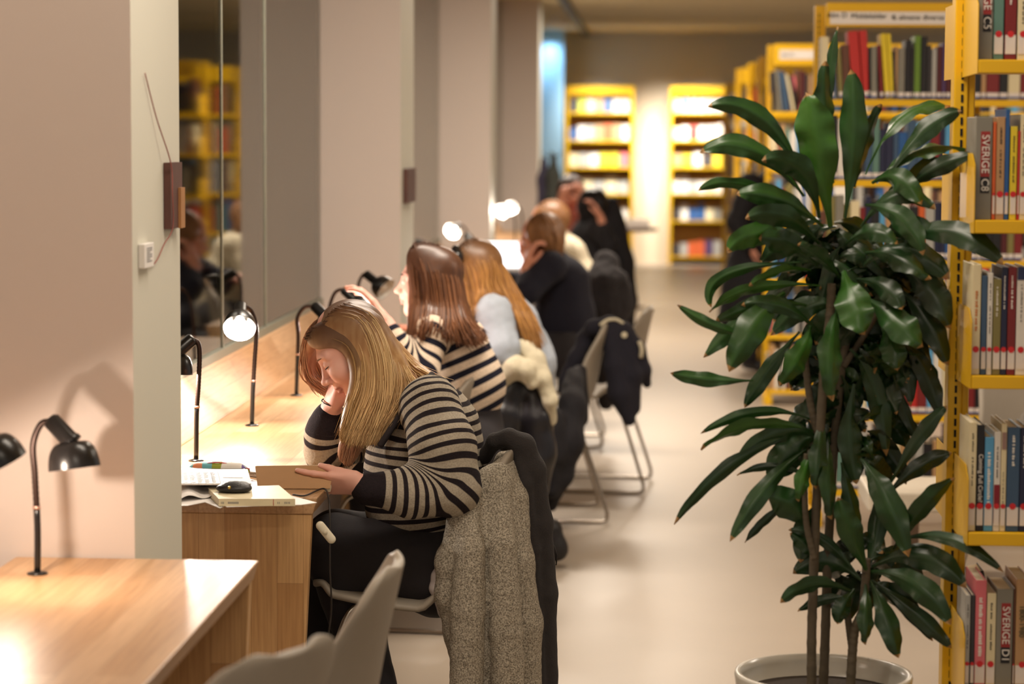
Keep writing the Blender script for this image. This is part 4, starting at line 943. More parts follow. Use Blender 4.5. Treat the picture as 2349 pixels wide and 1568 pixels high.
A = (W(735, 1205, 5.57) - sw.location); B = (W(760, 1236, 5.57) - sw.location)
P, Q = sdf([cap(A, B, .0105, .0105)], .0015, .005); P[:, 1] *= .7; make('switch_body', P, Q, mat('switch_ivory', srgb(226, 218, 196), rough=.35), sw)
g = MB(); g.lathe([(0, .0022), (.0055, .0018), (.0062, 0)], Matrix.Translation((A + B) / 2 + V(-.001, -.0078, .001)) @ RX, 18); g.build('rocker', mat('rocker_ivory', srgb(206, 196, 172), rough=.35), sw, smooth=True)
# spiral notebook by the book
nb = flat([(560, 1090), (572, 1078), (600, 1080), (592, 1094)], ZT, ZT + .012, M_pap, 'spiral_notebook', 'white spiral notebook between the pencil case and the held book', 'notebook')
g = MB()
for i in range(9):
    c = WZ(574 + i * 2.2, 1090, ZT + .006); g.tube([c + V(0, math.cos(k * .9) * .004, math.sin(k * .9) * .004 + .004) for k in range(7)], .0006, 5)
g.build('spiral', M_tube, nb)
# hanging artwork on the near pier, its red string and label block
hang = empty('wooden_artwork', WX(388, 450, XA)); tag(hang, 'dark wooden board hanging on the near pier by a red string', 'artwork')
def pier(px, py, off=0): p = WX(px, py, XA); return V(XA + off, p.y, p.z)
def hb(px0, px1, py0, py1, t0, t1, m, nm):
    a, b_ = pier(px0, py0), pier(px1, py1); g = MB(); g.box(XA + t0, XA + t1, a.y, b_.y, b_.z, a.z); g.v = [tuple(Vector(v) - hang.location) for v in g.v]; g.build(nm, m, hang)
M_dw = mat('dark_board', srgb(88, 54, 46), rough=.6, var=.3, scale=20); M_lw = mat('light_board', srgb(170, 120, 72), rough=.6, var=.2, scale=20)
hb(374, 402, 373, 520, .001, .016, M_dw, 'board'); hb(392, 402, 430, 521, .016, .022, M_lw, 'inset_strip')
P = [pier(328, 168, .004), pier(350, 270, .008), pier(372, 372, .018), pier(374, 440, .020), pier(377, 521, .018), pier(370, 560, .006), pier(358, 592, .004), pier(344, 610, .004), pier(332, 606, .006)]
g = MB(); g.tube(cr([p - hang.location for p in P], 50), .0013, 7); g.build('string', mat('string_red', srgb(150, 84, 78), rough=.8), hang, smooth=True)
a, b_ = pier(316, 560), pier(338, 610); g = MB(); g.box(XA + .001, XA + .014, a.y, b_.y, b_.z, a.z); o = g.build('label_block', M_pap, bevel=.001); tag(o, 'small white caption block on the near pier below the artwork', 'label')
g = MB()
for i in range(7): zz_ = a.z - (a.z - b_.z) * (.18 + i * .09); g.box(XA + .0141, XA + .0145, a.y + .02, b_.y - .02 - (.02 if i % 3 == 2 else 0), zz_ - .002, zz_)
g.build('lettering', M_print, o)
a, b_ = WX(938, 385, XA), WX(946, 460, XA); g = MB(); g.box(XA + .001, XA + .02, 10.05, 10.4, b_.z, a.z); tag(g.build('wooden_artwork', M_dw), 'narrow dark wooden board on the second pier', 'artwork')
# laptop and papers in the lamplight at the far desk
lt = empty('laptop', (W(1168, 600, 14.9).x, 14.9, ZT)); tag(lt, 'open laptop with a bright white screen on the far desk', 'laptop')
g = MB(); g.box(-.16, .16, -.11, .11, 0, .014); g.build('keyboard_base', M_shell, lt, bevel=.003)
sc_ = MB(); sc_.box(-.16, .16, .10, .106, .014, .20, Matrix.Rotation(R(-10), 4, 'X')); lid = sc_.build('screen_lid', M_shell, lt)
sc_ = MB(); sc_.box(-.15, .15, .099, .0995, .024, .19, Matrix.Rotation(R(-10), 4, 'X')); sc_.build('screen', mat('screen_white', (1, 1, 1, 1), emit=(.85, .9, 1, 1), es=2.2), lid)
# ================================================================== people
def frame(fwd, up):
    f = Vector(fwd).normalized(); r = f.cross(Vector(up)).normalized(); u = r.cross(f).normalized(); return f, r, u
def head_prims(c, fwd, up, s=1.0):
    f, r, u = frame(fwd, up)
    def L(a, b, d): return c + (f * a + r * b + u * d) * s
    M = np.array([[f.x, r.x, u.x], [f.y, r.y, u.y], [f.z, r.z, u.z]])
    def E(p, rad, **k): e = ell(L(*p), tuple(q * s for q in rad), None, **k); e[3] = M; return e
    def K(a, b, ra, rb, **k): return cap(L(*a), L(*b), ra * s, rb * s, **k)
    P = [E((-.012, 0, .022), (.094, .074, .088)), E((.030, 0, -.030), (.060, .060, .082)), E((.045, 0, -.075), (.036, .036, .034)), E((.066, 0, -.104), (.020, .021, .016), k=.02)]
    for q in (-1, 1):
        P += [K((.060, q * .008, -.103), (-.005, q * .054, -.062), .016, .022), E((.062, q * .036, -.036), (.027, .023, .026), k=.02), K((.076, q * .006, .016), (.068, q * .044, .012), .013, .010, k=.014),
              E((-.008, q * .073, -.012), (.017, .010, .031), k=.006)]
    P += [E((.094, q * .030, -.004), (.015, .018, .012), k=.012, neg=True) for q in (-1, 1)]
    for q in (-1, 1): P += [E((.076, q * .031, -.005), (.0135, .0155, .0125), k=.003)]
    P += [K((.084, 0, .004), (.104, 0, -.034), .008, .0095, k=.012), E((.109, 0, -.037), (.0115, .0115, .010), k=.006)]
    for q in (-1, 1): P += [E((.100, q * .0125, -.042), (.0095, .0075, .0075), k=.005)]
    P += [E((.085, 0, -.058), (.014, .024, .013), k=.012), E((.0935, 0, -.066), (.0085, .022, .0056), k=.004), E((.091, 0, -.077), (.0085, .018, .0062), k=.004), E((.0995, 0, -.0715), (.0045, .022, .0016), k=.002, neg=True)]
    return P, L
def lip_attr(P, L, s=1):
    m = npv(L(.095, 0, -.0715)); f = npv(L(1, 0, 0)) - npv(L(0, 0, 0)); r = npv(L(0, 1, 0)) - npv(L(0, 0, 0)); u = npv(L(0, 0, 1)) - npv(L(0, 0, 0))
    d = P - m; a, b, c = d @ f, d @ r, d @ u
    e = (b / .0225) ** 2 + (c / .0115) ** 2 + (a / .018) ** 2
    return np.clip((1.15 - e) * 3, 0, .62)
def hand_prims(w, d, n, t, curl=.5, s=1.0, spread=.10, thumb=(.55, .75, .25), k=.007):
    d = Vector(d).normalized(); n = Vector(n); n = (n - d * n.dot(d)).normalized(); t = Vector(t); t = (t - d * t.dot(d) - n * t.dot(n)).normalized()
    P = [cap(w, w + (d * .03) * s, .022 * s, .020 * s, k=.012)]
    for i in range(4):
        o = (.027 - .018 * i); kn = w + (d * (.086 - .004 * abs(i - 1)) + t * o) * s
        P.append(cap(w + (d * .018 + t * o * .7) * s, kn, .0145 * s, .0105 * s, k=.012))
        L = [(.043, .026, .020), (.047, .029, .022), (.043, .027, .021), (.033, .021, .018)][i]; a = curl * .45; p = kn; dd = d + t * (spread * (1.2 - i * .8)); dd.normalize()
        for q, l in enumerate(L):
            v = (dd * math.cos(a) + n * math.sin(a)); p2 = p + v * (l * s); rr = [.0092, .0083, .0074, .0066]
            P.append(cap(p, p2, rr[q] * s, rr[q + 1] * s, k=.004)); p = p2; a += curl * (.75 - .1 * q)
    a0 = w + (d * .022 + t * .022 + n * .006) * s; a1 = a0 + (d * thumb[0] + t * thumb[1] + n * thumb[2]).normalized() * .040 * s; a2 = a1 + (d * (thumb[0] + .5) + t * thumb[1] * .5 + n * (thumb[2] + .25)).normalized() * .032 * s
    a3 = a2 + (d * (thumb[0] + .8) + t * thumb[1] * .2 + n * (thumb[2] + .4)).normalized() * .024 * s
    P += [cap(a0, a1, .0145 * s, .0115 * s, k=.012), cap(a1, a2, .0108 * s, .0098 * s, k=.004), cap(a2, a3, .0098 * s, .0078 * s, k=.004)]
    return P
def hair(parent, guides, n, m, seed=1, ctr=None, vol=.022, rad=.0013, K=16, jit=.007, caps=(), segs=3, clump=9, volk=.02, push=None, depth=0.012, cap_back=None):
    """guides: list of polylines (crown to tip); strands run between neighbouring guides over a soft volume"""
    rr = np.random.RandomState(seed); G = np.array([[tuple(p) for p in cr(g, K)] for g in guides])
    push = npv(push if push is not None else (0, 1, 0))
    prims = list(caps)
    tw = np.linspace(0, 1, K)[:, None]
    if ctr is not None:
        PU = npv(ctr)[None, None, :] - G; PU /= np.linalg.norm(PU, axis=2, keepdims=True); wq = np.clip(1.35 - 2.2 * tw, 0, 1)[None]; PU = PU * wq + push * (1 - wq); PU /= np.linalg.norm(PU, axis=2, keepdims=True)
    else: PU = np.broadcast_to(push, G.shape)
    for gi in range(len(G) - 1):
        for a in (0, .5):
            g = G[gi] * (1 - a) + G[gi + 1] * a; pu = PU[gi] * (1 - a) + PU[gi + 1] * a
            for i in range(0, K - 1):
                r0 = vol * (1 - .75 * (i / (K - 1)) ** 2); r1 = vol * (1 - .75 * ((i + 1) / (K - 1)) ** 2)
                prims.append(cap(g[i] + pu[i] * (r0 + depth * .7), g[i + 1] + pu[i + 1] * (r1 + depth * .7), r0, r1))
    P, Q = sdf(prims, .005, volk)
    U = rr.rand(n) * (len(G) - 1); U = (np.floor(U * clump) + (U * clump % 1) ** 1.5 * .9) / clump
    i0 = np.clip(np.floor(U).astype(int), 0, len(G) - 2); fr = (U - i0)[:, None, None]
    S = G[i0] * (1 - fr) + G[i0 + 1] * fr; SP = PU[i0] * (1 - fr) + PU[i0 + 1] * fr
    tt = np.linspace(0, 1, K)[None, :, None]
    off = rr.normal(size=(n, 1, 3)) * jit; off2 = rr.normal(size=(n, 1, 3)) * jit * 1.6
    dep = rr.rand(n, 1, 1) ** 1.5 * depth
    cl = np.sin(U * 57)[:, None, None] * .003
    S = S + off * (.35 + .65 * tt) + off2 * tt ** 2 * np.sin(tt * 5 + rr.rand(n, 1, 1) * 6) + SP * (dep + cl)
    cut = 1 - rr.rand(n) * .14
    verts = []; faces = []; hv = []; ht = []
    ang = np.arange(segs) * 2 * np.pi / segs
    T = np.gradient(S, axis=1); T /= np.linalg.norm(T, axis=2, keepdims=True) + 1e-9
    ref = np.array([0.0, 1.0, 0.0]); A = np.cross(T, ref); A /= np.linalg.norm(A, axis=2, keepdims=True) + 1e-9; B = np.cross(T, A)
    rad_i = rad * (1.0 - .75 * np.clip((tt - .75) / .25, 0, 1)) * (.7 + .6 * rr.rand(n, 1, 1))
    V4 = S[:, :, None, :] + (A[:, :, None, :] * np.cos(ang)[None, None, :, None] * 1.5 + B[:, :, None, :] * np.sin(ang)[None, None, :, None]) * rad_i[..., None]
    VV = V4.reshape(-1, 3)
    idx = np.arange(n * K * segs).reshape(n, K, segs)
    q = np.stack([idx[:, :-1, :], np.roll(idx, -1, 2)[:, :-1, :], np.roll(idx, -1, 2)[:, 1:, :], idx[:, 1:, :]], -1).reshape(-1, 4)
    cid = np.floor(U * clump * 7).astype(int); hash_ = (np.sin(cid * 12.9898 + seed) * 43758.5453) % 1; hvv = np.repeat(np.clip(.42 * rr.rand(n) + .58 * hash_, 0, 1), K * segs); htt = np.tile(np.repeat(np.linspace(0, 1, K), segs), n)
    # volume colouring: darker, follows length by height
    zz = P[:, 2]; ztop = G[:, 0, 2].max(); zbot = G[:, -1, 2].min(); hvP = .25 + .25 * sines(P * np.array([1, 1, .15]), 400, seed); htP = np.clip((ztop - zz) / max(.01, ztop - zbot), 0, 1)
    allP = np.vstack([P, VV]); allQ = np.vstack([Q, q + len(P)])
    return make('hair', allP, allQ, m, parent, {'hv': np.concatenate([hvP, hvv]), 'ht': np.concatenate([htP, htt])})
def garment(name, prims, m, parent, vox=.006, k=.03, wr=None):
    P, Q = sdf(prims, vox, k); st, tr = stripe_attr(P, prims); return make(name, P, Q, m, parent, {'stripe': st, 'trim': tr}, wr)
def sleeve(pts, rs, off0=0, trim=None, k=None):
    out = []; o = off0; gid = rnd.random()
    tot = sum((Vector(pts[i + 1]) - Vector(pts[i])).length for i in range(len(pts) - 1)) + off0
    for i in range(len(pts) - 1):
        out.append(cap(pts[i], pts[i + 1], rs[i], rs[i + 1], k=k, g=(o, (tot - trim) if trim else 0, gid))); o += (Vector(pts[i + 1]) - Vector(pts[i])).length
    return out
def shoe(parent, ankle, fwd, m, s=1):
    f = Vector(fwd).normalized(); a = Vector(ankle); b = V(a.x, a.y, 0)
    P, Q = sdf([cap(a + V(0, 0, .03), V(a.x, a.y, a.z - .02), .046, .046), cap(a - V(0, 0, .03) - f * .02, a + f * .15 - V(0, 0, .045), .04, .032), cap(a - f * .03 - V(0, 0, .05), a + f * .15 - V(0, 0, .052), .032, .03)], .006, .03)
    return make('shoe', P, Q, m, parent)
def rootat(name, loc, label, cat, group=None, obj=None):
    pass
M_skin = skinmat('skin_fair', srgb(228, 178, 162)); M_skin2 = skinmat('skin_warm', srgb(222, 160, 136))
M_trs = mat('trousers_black', srgb(34, 30, 34), rough=.85, var=.15, scale=80, bump=.15, bscale=300)
M_shoe = mat('shoe_black', srgb(22, 20, 22), rough=.5)
M_lash = mat('lash_dark', srgb(52, 34, 28), rough=.7); M_brow = mat('brow_hair', srgb(132, 96, 72), rough=.8)
M_eye = mat('eye_white', srgb(226, 220, 214), rough=.2); M_iris = mat('iris_dark', srgb(50, 44, 44), rough=.2)
def face_bits(parent, L, s=1, closed=True, brow=M_brow):
    for q in (-1, 1):
        g = MB()
        if closed:
            g.tube([L(.089 - .010 * (x / 2.2) ** 2, q * (.031 + .0065 * x), -.0105 - .0012 * (1 - (x / 2.2) ** 2)) for x in (-2.2, -1.5, -.7, 0, .7, 1.5, 2.2)], [.0008, .0014, .0017, .0018, .0018, .0016, .001], 6); g.build('eyelashes', M_lash, parent, smooth=True)
        else:
            P, Q = sdf([ell(L(.083, q * .031, -.006), (.0085, .0085, .0085))], .0015, .002); make('eye', P, Q, M_eye, parent)
            g.lathe([(0, .0003), (.0045, 0)], Matrix.Translation(L(.0915, q * .031, -.006)) @ (L(1, 0, 0) - L(0, 0, 0)).to_track_quat('Z', 'Y').to_matrix().to_4x4(), 12); g.build('iris', M_iris, parent)
        g = MB(); g.tube([L(.0935 - .010 * (x / 2.2) ** 2 - .0008 * x, q * (.029 + .0085 * x), .0165 + .0016 * (1 - (x / 2.2) ** 2)) for x in (-2.2, -1.4, -.5, .5, 1.4, 2.2)], [.0012, .0022, .0024, .0022, .0017, .0008], 6); g.build('eyebrow', brow, parent, smooth=True)
def body(name, prims, m, label, vox, L=None, k=.02):
    P, Q = sdf(prims, vox, k); at = {'lip': lip_attr(P, L)} if L else {'lip': np.zeros(len(P))}
    o = make(name, P, Q, m, None, at); tag(o, label, 'person'); return o

# ------------------------------------------------------------------ the blonde reader
YA = 6.05
HC = W(806, 790, YA); Fh, Uh = V(-.80, -.16, -.60), V(-.60, 0, .80)
hp, L1 = head_prims(HC, Fh, Uh, 1.0)
NB = W(948, 896, 6.06); T1, T2, T3, PE = W(978, 985, 6.06), W(975, 1078, 6.06), W(968, 1165, 6.06), W(1010, 1292, 6.06)
SL, SR = W(985, 935, 5.90), W(915, 935, 6.21)
EL, WL = W(1034, 1118, 5.82), W(842, 1122, 5.755)
ER, WR = W(752, 1036, 6.15), W(758, 948, 6.11)
HpL, HpR, KL, KR = W(1010, 1285, 5.97), W(1010, 1285, 6.14), W(770, 1258, 5.95), W(775, 1245, 6.16)
AL, AR = W(870, 1600, 5.98), V(-.86, 6.18, .10)
handL = hand_prims(W(832, 1110, 5.75), (-1, .03, .02), (0, .75, .55), (0, -.62, .78), curl=.12, s=.93, spread=.04, thumb=(.95, .1, .25))
handR = hand_prims(W(760, 938, 6.105), (.22, -.12, 1), (.8, .25, .3), (-.3, -1, 0), curl=1.45, spread=.0, thumb=(.8, .3, .5))
bp = hp + [cap(L1(-.035, 0, -.045), W(925, 880, 6.06), .052, .050, k=.03), cap(W(925, 880, 6.06), NB, .050, .058, k=.03)]
bp += [cap(NB, T1, .055, .10), cap(T1, T2, .105, .11), cap(T2, T3, .11, .11), cap(T3, PE, .11, .12), cap(SL, SR, .045, .045)]
bp += chain([SL, EL, WL, W(832, 1112, 5.75)], [.045, .038, .026, .024]) + chain([SR, ER, WR, W(760, 938, 6.105)], [.045, .036, .026, .024]) + handL + handR
bp += chain([HpL, KL, AL], [.075, .055, .036]) + chain([HpR, KR, AR], [.075, .055, .036])
p1 = body('person', bp, M_skin, 'blonde person in a grey and black striped cardigan leaning on one hand over a book', .0036, L1)
face_bits(p1, L1)
ST1 = knit('knit_grey_black', srgb(40, 34, 38), srgb(176, 166, 150), .0262, .40)
gp = [cap(NB + V(.01, 0, -.02), T1, .062, .125, g=(0, 0, 'torso')), cap(T1, T2, .128, .146, g=(.105, 0, 'torso')), cap(T2, T3, .146, .136, g=(.21, 0, 'torso')), cap(T3, W(985, 1205, 6.06), .13, .13, g=(.31, 0, 'torso'))]
gp += [cap(SL + V(0, .06, .01), SL + V(0, 0, -.0), .06, .066, g=(.03, 0)), cap(SR - V(0, .06, 0), SR, .06, .06, g=(.03, 0))]
gp += sleeve([SL, W(1015, 1020, 5.83), EL, W(940, 1130, 5.785), WL], [.068, .074, .063, .052, .040], 0, .035)
gp += sleeve([SR, W(820, 1000, 6.2), ER, W(748, 995, 6.13), W(757, 958, 6.115)], [.06, .056, .051, .046, .041], 0, .030)
sw1 = garment('cardigan', gp, ST1, p1, .0042, .045, wr=[(.0035, 38, 1), (.0022, 80, 2), (.0008, 220, 3)])
garment('trousers', chain([PE + V(0, -.08, 0), KL, AL], [.12, .082, .052]) + chain([PE + V(0, .08, 0), KR, AR], [.12, .082, .052]) + [cap(PE, PE + V(0, 0, .06), .13, .125)], M_trs, p1, .006, .03, wr=[(.004, 30, 5), (.002, 70, 6)])
shoe(p1, V(AL.x, AL.y, .09 + .06), (-1, 0, -.1), M_shoe); shoe(p1, V(AR.x, AR.y, .10), (-1, 0, 0), M_shoe)
g = MB(); c = W(762, 924, 6.10); ax = V(.3, -.15, 1).normalized(); a = ax.cross(V(0, 1, 0)).normalized(); b_ = ax.cross(a)
g.tube([c + (a * math.cos(t) * .0275 + b_ * math.sin(t) * .0275) for t in [i * math.pi / 14 for i in range(29)]], .0017, 6); g.build('hair_tie', M_blk, p1, smooth=True)
g = MB(); g.tube(cr([W(992, 858, 5.99), W(962, 892, 5.935), (W(930, 935, 5.91)), W(896, 985, 5.905), W(872, 1022, 5.915)], 30), .0085, 8); g.build('neckband', mat('knit_dark', srgb(44, 38, 42), rough=.9), sw1, smooth=True)
# black shoulder cord of the cardigan front
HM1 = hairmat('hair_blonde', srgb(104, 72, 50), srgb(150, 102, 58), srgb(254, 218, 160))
def PG(*pts): return [W(x, y, Y) for x, y, Y in pts]
g1 = [PG((700, 778, 6.01), (742, 774, 5.985), (796, 792, 5.968), (820, 850, 5.955), (812, 920, 5.945), (788, 1000, 5.93)),
      PG((716, 752, 6.0), (768, 758, 5.975), (814, 800, 5.965), (826, 862, 5.95), (812, 930, 5.94), (792, 1004, 5.93)),
      PG((742, 752, 5.985), (790, 752, 5.972), (822, 806, 5.965), (826, 870, 5.95), (806, 935, 5.94), (790, 1000, 5.93)),
      PG((746, 738, 5.985), (802, 742, 5.965), (836, 810, 5.955), (840, 890, 5.94), (820, 950, 5.93), (798, 1012, 5.92)),
      PG((755, 722, 5.99), (820, 736, 5.96), (856, 812, 5.95), (860, 900, 5.935), (842, 960, 5.92), (818, 1012, 5.91)),
      PG((766, 711, 5.995), (836, 733, 5.965), (872, 810, 5.955), (878, 900, 5.94), (860, 965, 5.925), (838, 1014, 5.915)),
      PG((780, 703, 6.0), (847, 729, 5.975), (885, 800, 5.965), (893, 885, 5.945), (880, 950, 5.93), (858, 1010, 5.92)),
      PG((795, 698, 6.01), (856, 726, 5.985), (893, 790, 5.98), (912, 862, 5.955), (904, 925, 5.935), (874, 988, 5.92)),
      PG((812, 698, 6.03), (864, 730, 6.0), (900, 790, 6.0), (932, 846, 5.975), (955, 890, 5.945), (908, 962, 5.915))]
HM1c = hairmat('hair_blonde_roots', srgb(84, 58, 44), srgb(120, 84, 50), srgb(214, 172, 112), reach=.55)
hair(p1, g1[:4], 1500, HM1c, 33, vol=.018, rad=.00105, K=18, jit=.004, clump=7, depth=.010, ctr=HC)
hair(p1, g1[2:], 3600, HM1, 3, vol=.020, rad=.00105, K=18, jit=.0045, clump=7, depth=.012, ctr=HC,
     caps=[ell(HC - Fh.normalized() * .022 + Uh.normalized() * .028, (.088, .080, .080), None, k=.02)])
g1b = [PG((795, 698, 6.03), (862, 728, 6.03), (902, 786, 6.03), (942, 838, 6.02), (985, 866, 5.99), (1018, 886, 5.97)),
       PG((800, 697, 6.05), (864, 729, 6.06), (900, 784, 6.08), (934, 830, 6.08), (968, 856, 6.06), (1006, 876, 6.04)),
       PG((800, 697, 6.08), (860, 728, 6.11), (892, 780, 6.13), (918, 832, 6.13), (948, 872, 6.12), (976, 905, 6.12))]
hair(p1, g1b, 700, HM1, 4, vol=.016, rad=.0013, K=16, ctr=HC, jit=.005, clump=6, depth=.006)
HM1b = hairmat('hair_blonde_far', srgb(104, 70, 50), srgb(150, 100, 74), srgb(206, 158, 120))
g1c = [PG((730, 740, 6.03), (704, 768, 6.06), (696, 820, 6.09), (708, 868, 6.11), (744, 894, 6.12)), PG((745, 725, 6.04), (712, 756, 6.09), (704, 815, 6.12), (722, 870, 6.15), (750, 895, 6.15)), PG((770, 712, 6.06), (740, 748, 6.12), (730, 810, 6.15), (745, 860, 6.16), (760, 900, 6.16))]
hair(p1, g1c, 600, HM1b, 5, vol=.011, rad=.0012, ctr=HC, K=14, jit=.005, clump=5, depth=.012)
g1d = [PG((830, 900, 5.97), (812, 960, 5.95), (790, 1015, 5.94), (782, 1052, 5.94)), PG((850, 900, 5.97), (830, 960, 5.95), (812, 1020, 5.94), (800, 1066, 5.94)), PG((880, 905, 5.97), (865, 960, 5.95), (838, 990, 5.94), (822, 1020, 5.94))]
hair(p1, g1d, 300, HM1b, 6, vol=.011, rad=.0012, K=12, jit=.004, clump=5, depth=.008)
# the held book
bL = WZ(591, 1119, ZT + .002); bR = V(W(738, 1119, bL.y).x, bL.y + .01, ZT + .002); tL = W(585, 1068, bL.y + .060); tR = W(767, 1066, bL.y + .060)
hb_ = empty('open_book', (bL + bR) / 2); tag(hb_, 'brown-covered book held open and tilted up in the blonde reader\'s hand', 'book')
o_ = hb_.location
bR2 = V(tR.x - .004, bR.y, bR.z)
def slab(q, th, m, nm):
    n_ = ((q[1] - q[0]).cross(q[3] - q[0])).normalized() * th; g = MB(); vs = [p - o_ for p in q] + [p + n_ - o_ for p in q]
    g.add(vs, [(0, 1, 2, 3), (7, 6, 5, 4), (0, 4, 5, 1), (1, 5, 6, 2), (2, 6, 7, 3), (3, 7, 4, 0)]); return g.build(nm, m, hb_, bevel=.0006, seg=1)
qv = [bL, bR2, tR, tL]; M_kraft = mat('cover_kraft', srgb(176, 136, 96), rough=.75, var=.06, scale=20)
slab(qv, -.0018, M_kraft, 'cover'); qi = [p + (sum(qv, Vector()) / 4 - p) * .03 + V(0, .002, .0012) for p in qv]; slab(qi, -.012, M_pages, 'pages')
q2 = [bL + V(0, .004, 0), bR2 + V(0, .004, 0), bR2 + V(0, .13, .035), bL + V(0, .13, .035)]; slab(q2, -.010, M_pages, 'right_pages')

# ------------------------------------------------------------------ second reader: long brown hair, cream and navy stripes
def add_hairless_face(parent, L): face_bits(parent, L, closed=False, brow=M_lash)
Y2 = 7.8; H2 = W(986, 640, Y2); f2, u2 = V(-1, -.05, -.02), V(0, 0, 1)
hp, L2 = head_prims(H2, f2, u2, .98)
N2 = W(992, 738, 7.82); a1, a2, a3 = W(1034, 800, 7.82), W(1060, 880, 7.82), W(1078, 1040, 7.82)
S2l, S2r = W(992, 762, 7.68), W(985, 752, 7.98); E2, W2 = W(966, 862, 7.60), W(888, 752, 7.66)
E2r, W2r = W(905, 905, 8.0), W(860, 860, 7.95)
hd = hand_prims(W(884, 742, 7.665), (-.5, .05, .85), (-.85, 0, -.3), (-.2, -1, .1), curl=.6, spread=.05, thumb=(.6, .6, .4))
bp = hp + chain([L2(-.03, 0, -.06), N2], [.05, .055]) + [cap(N2, a1, .055, .10), cap(a1, a2, .1, .1), cap(a2, a3, .1, .12)] + chain([S2l, E2, W2, W(884, 742, 7.665)], [.042, .036, .027, .024]) + hd + chain([S2r, E2r, W2r], [.042, .036, .025]) + hand_prims(W2r, (-1, 0, -.1), (0, 0, -1), (0, -1, 0), .3)
K2, A2 = W(850, 1040, 7.72), V(W(850, 1040, 7.72).x, 7.72, .10)
bp += chain([a3 + V(0, -.08, 0), K2, A2], [.075, .055, .036]) + chain([a3 + V(0, .08, 0), K2 + V(0, .24, 0), A2 + V(0, .24, 0)], [.075, .055, .036])
p2 = body('person', bp, M_skin, 'person with long brown hair in a cream and navy striped sweater reaching for a lamp', .005, L2); add_hairless_face(p2, L2)
ST2 = knit('knit_cream_navy', srgb(30, 30, 44), srgb(226, 206, 184), .0465, .42)
gp = [cap(N2 + V(.0, 0, -.02), a1, .062, .115, g=(0, 0, 'torso')), cap(a1, a2, .122, .132, g=(.115, 0, 'torso')), cap(a2, W(1066, 890, 7.82), .132, .13, g=(.23, 0, 'torso')), cap(S2l + V(0, .07, .0), S2l, .058, .056, g=(.02, 0)), cap(S2r - V(0, .06, 0), S2r, .058, .06, g=(.02, 0))]
gp += sleeve([S2l, E2, W2 - (W2 - E2) * .12], [.055, .053, .036]) + sleeve([S2r, E2r, W2r], [.06, .05, .036])
garment('sweater', gp, ST2, p2, .0055, .03, wr=[(.003, 40, 7), (.0015, 90, 8)])
garment('trousers', chain([a3 + V(0, -.08, .02), K2, A2], [.12, .08, .05]) + chain([a3 + V(0, .08, .02), K2 + V(0, .24, 0), A2 + V(0, .24, 0)], [.12, .08, .05]) + [cap(a2, a3, .11, .125)], M_trs, p2, .008)
for dy in (0, .24): shoe(p2, A2 + V(0, dy, 0), (-1, 0, 0), M_shoe)
g = MB(); c = W2 + (W2 - E2).normalized() * .0; ax = (W2 - E2).normalized(); a = ax.cross(V(0, 1, 0)).normalized(); b_ = ax.cross(a); g.tube([c + (a * math.cos(t) + b_ * math.sin(t)) * .030 for t in [i * math.pi / 10 for i in range(21)]], .0016, 6); g.build('bracelet', M_blk, p2, smooth=True)
HM2 = hairmat('hair_brown', srgb(72, 46, 32), srgb(66, 38, 26), srgb(146, 96, 62), rough=.4)
g2 = [PG((940, 574, 7.76), (944, 620, 7.735), (950, 690, 7.715), (945, 760, 7.66), (940, 825, 7.64)), PG((950, 560, 7.76), (975, 620, 7.72), (985, 700, 7.70), (978, 750, 7.62), (965, 790, 7.62)),
      PG((972, 557, 7.77), (1008, 620, 7.73), (1022, 700, 7.70), (1022, 755, 7.64), (1020, 775, 7.63)), PG((1000, 562, 7.78), (1038, 625, 7.75), (1050, 700, 7.72), (1066, 745, 7.67), (1092, 790, 7.66)),
      PG((1012, 568, 7.80), (1052, 628, 7.80), (1068, 700, 7.78), (1085, 750, 7.76), (1112, 770, 7.75))]
hair(p2, g2, 1300, HM2, 8, vol=.024, rad=.0018, K=16, ctr=H2, jit=.006, clump=6, caps=[ell(H2 - f2 * .022 + V(0, 0, .022), (.090, .080, .086))])

# ------------------------------------------------------------------ third: long golden-brown hair, pale denim jacket
Y3 = 8.75; H3 = W(1085, 622, Y3); f3, u3 = V(-.85, .15, -.35), V(-.3, 0, .95)
hp, L3 = head_prims(H3, f3, u3, .98)
N3 = W(1125, 700, 8.78); a1, a2, a3 = W(1155, 755, 8.78), W(1184, 840, 8.78), W(1190, 975, 8.78)
S3, E3, W3 = W(1132, 722, 8.64), W(1150, 800, 8.58), W(1065, 850, 8.58); S3r, E3r, W3r = W(1120, 712, 8.95), W(1060, 830, 8.98), W(1000, 800, 8.95)
K3 = W(965, 975, 8.7); A3 = W(1262, 1196, 8.78); A3.z = .11
bp = hp + chain([L3(-.03, 0, -.06), N3], [.05, .055]) + [cap(N3, a1, .055, .1), cap(a1, a2, .1, .1), cap(a2, a3, .1, .12)] + chain([S3, E3, W3], [.042, .036, .026]) + hand_prims(W3, (-1, 0, .1), (0, 0, -1), (0, 1, .2), .4) + chain([S3r, E3r, W3r], [.042, .036, .026]) + hand_prims(W3r, (-.7, 0, .7), (-1, 0, -.5), (0, -1, 0), .6)
bp += chain([a3 + V(0, -.08, 0), K3, A3], [.075, .055, .036]) + chain([a3 + V(0, .08, 0), K3 + V(0, .24, 0), V(K3.x, 8.95, .1)], [.075, .055, .036])
p3 = body('person', bp, M_skin2, 'person with very long golden-brown hair in a pale denim jacket bent over the desk', .006, L3); add_hairless_face(p3, L3)
M_den = mat('denim_pale', srgb(166, 174, 186), rough=.85, var=.18, scale=25, bump=.3, bscale=350)
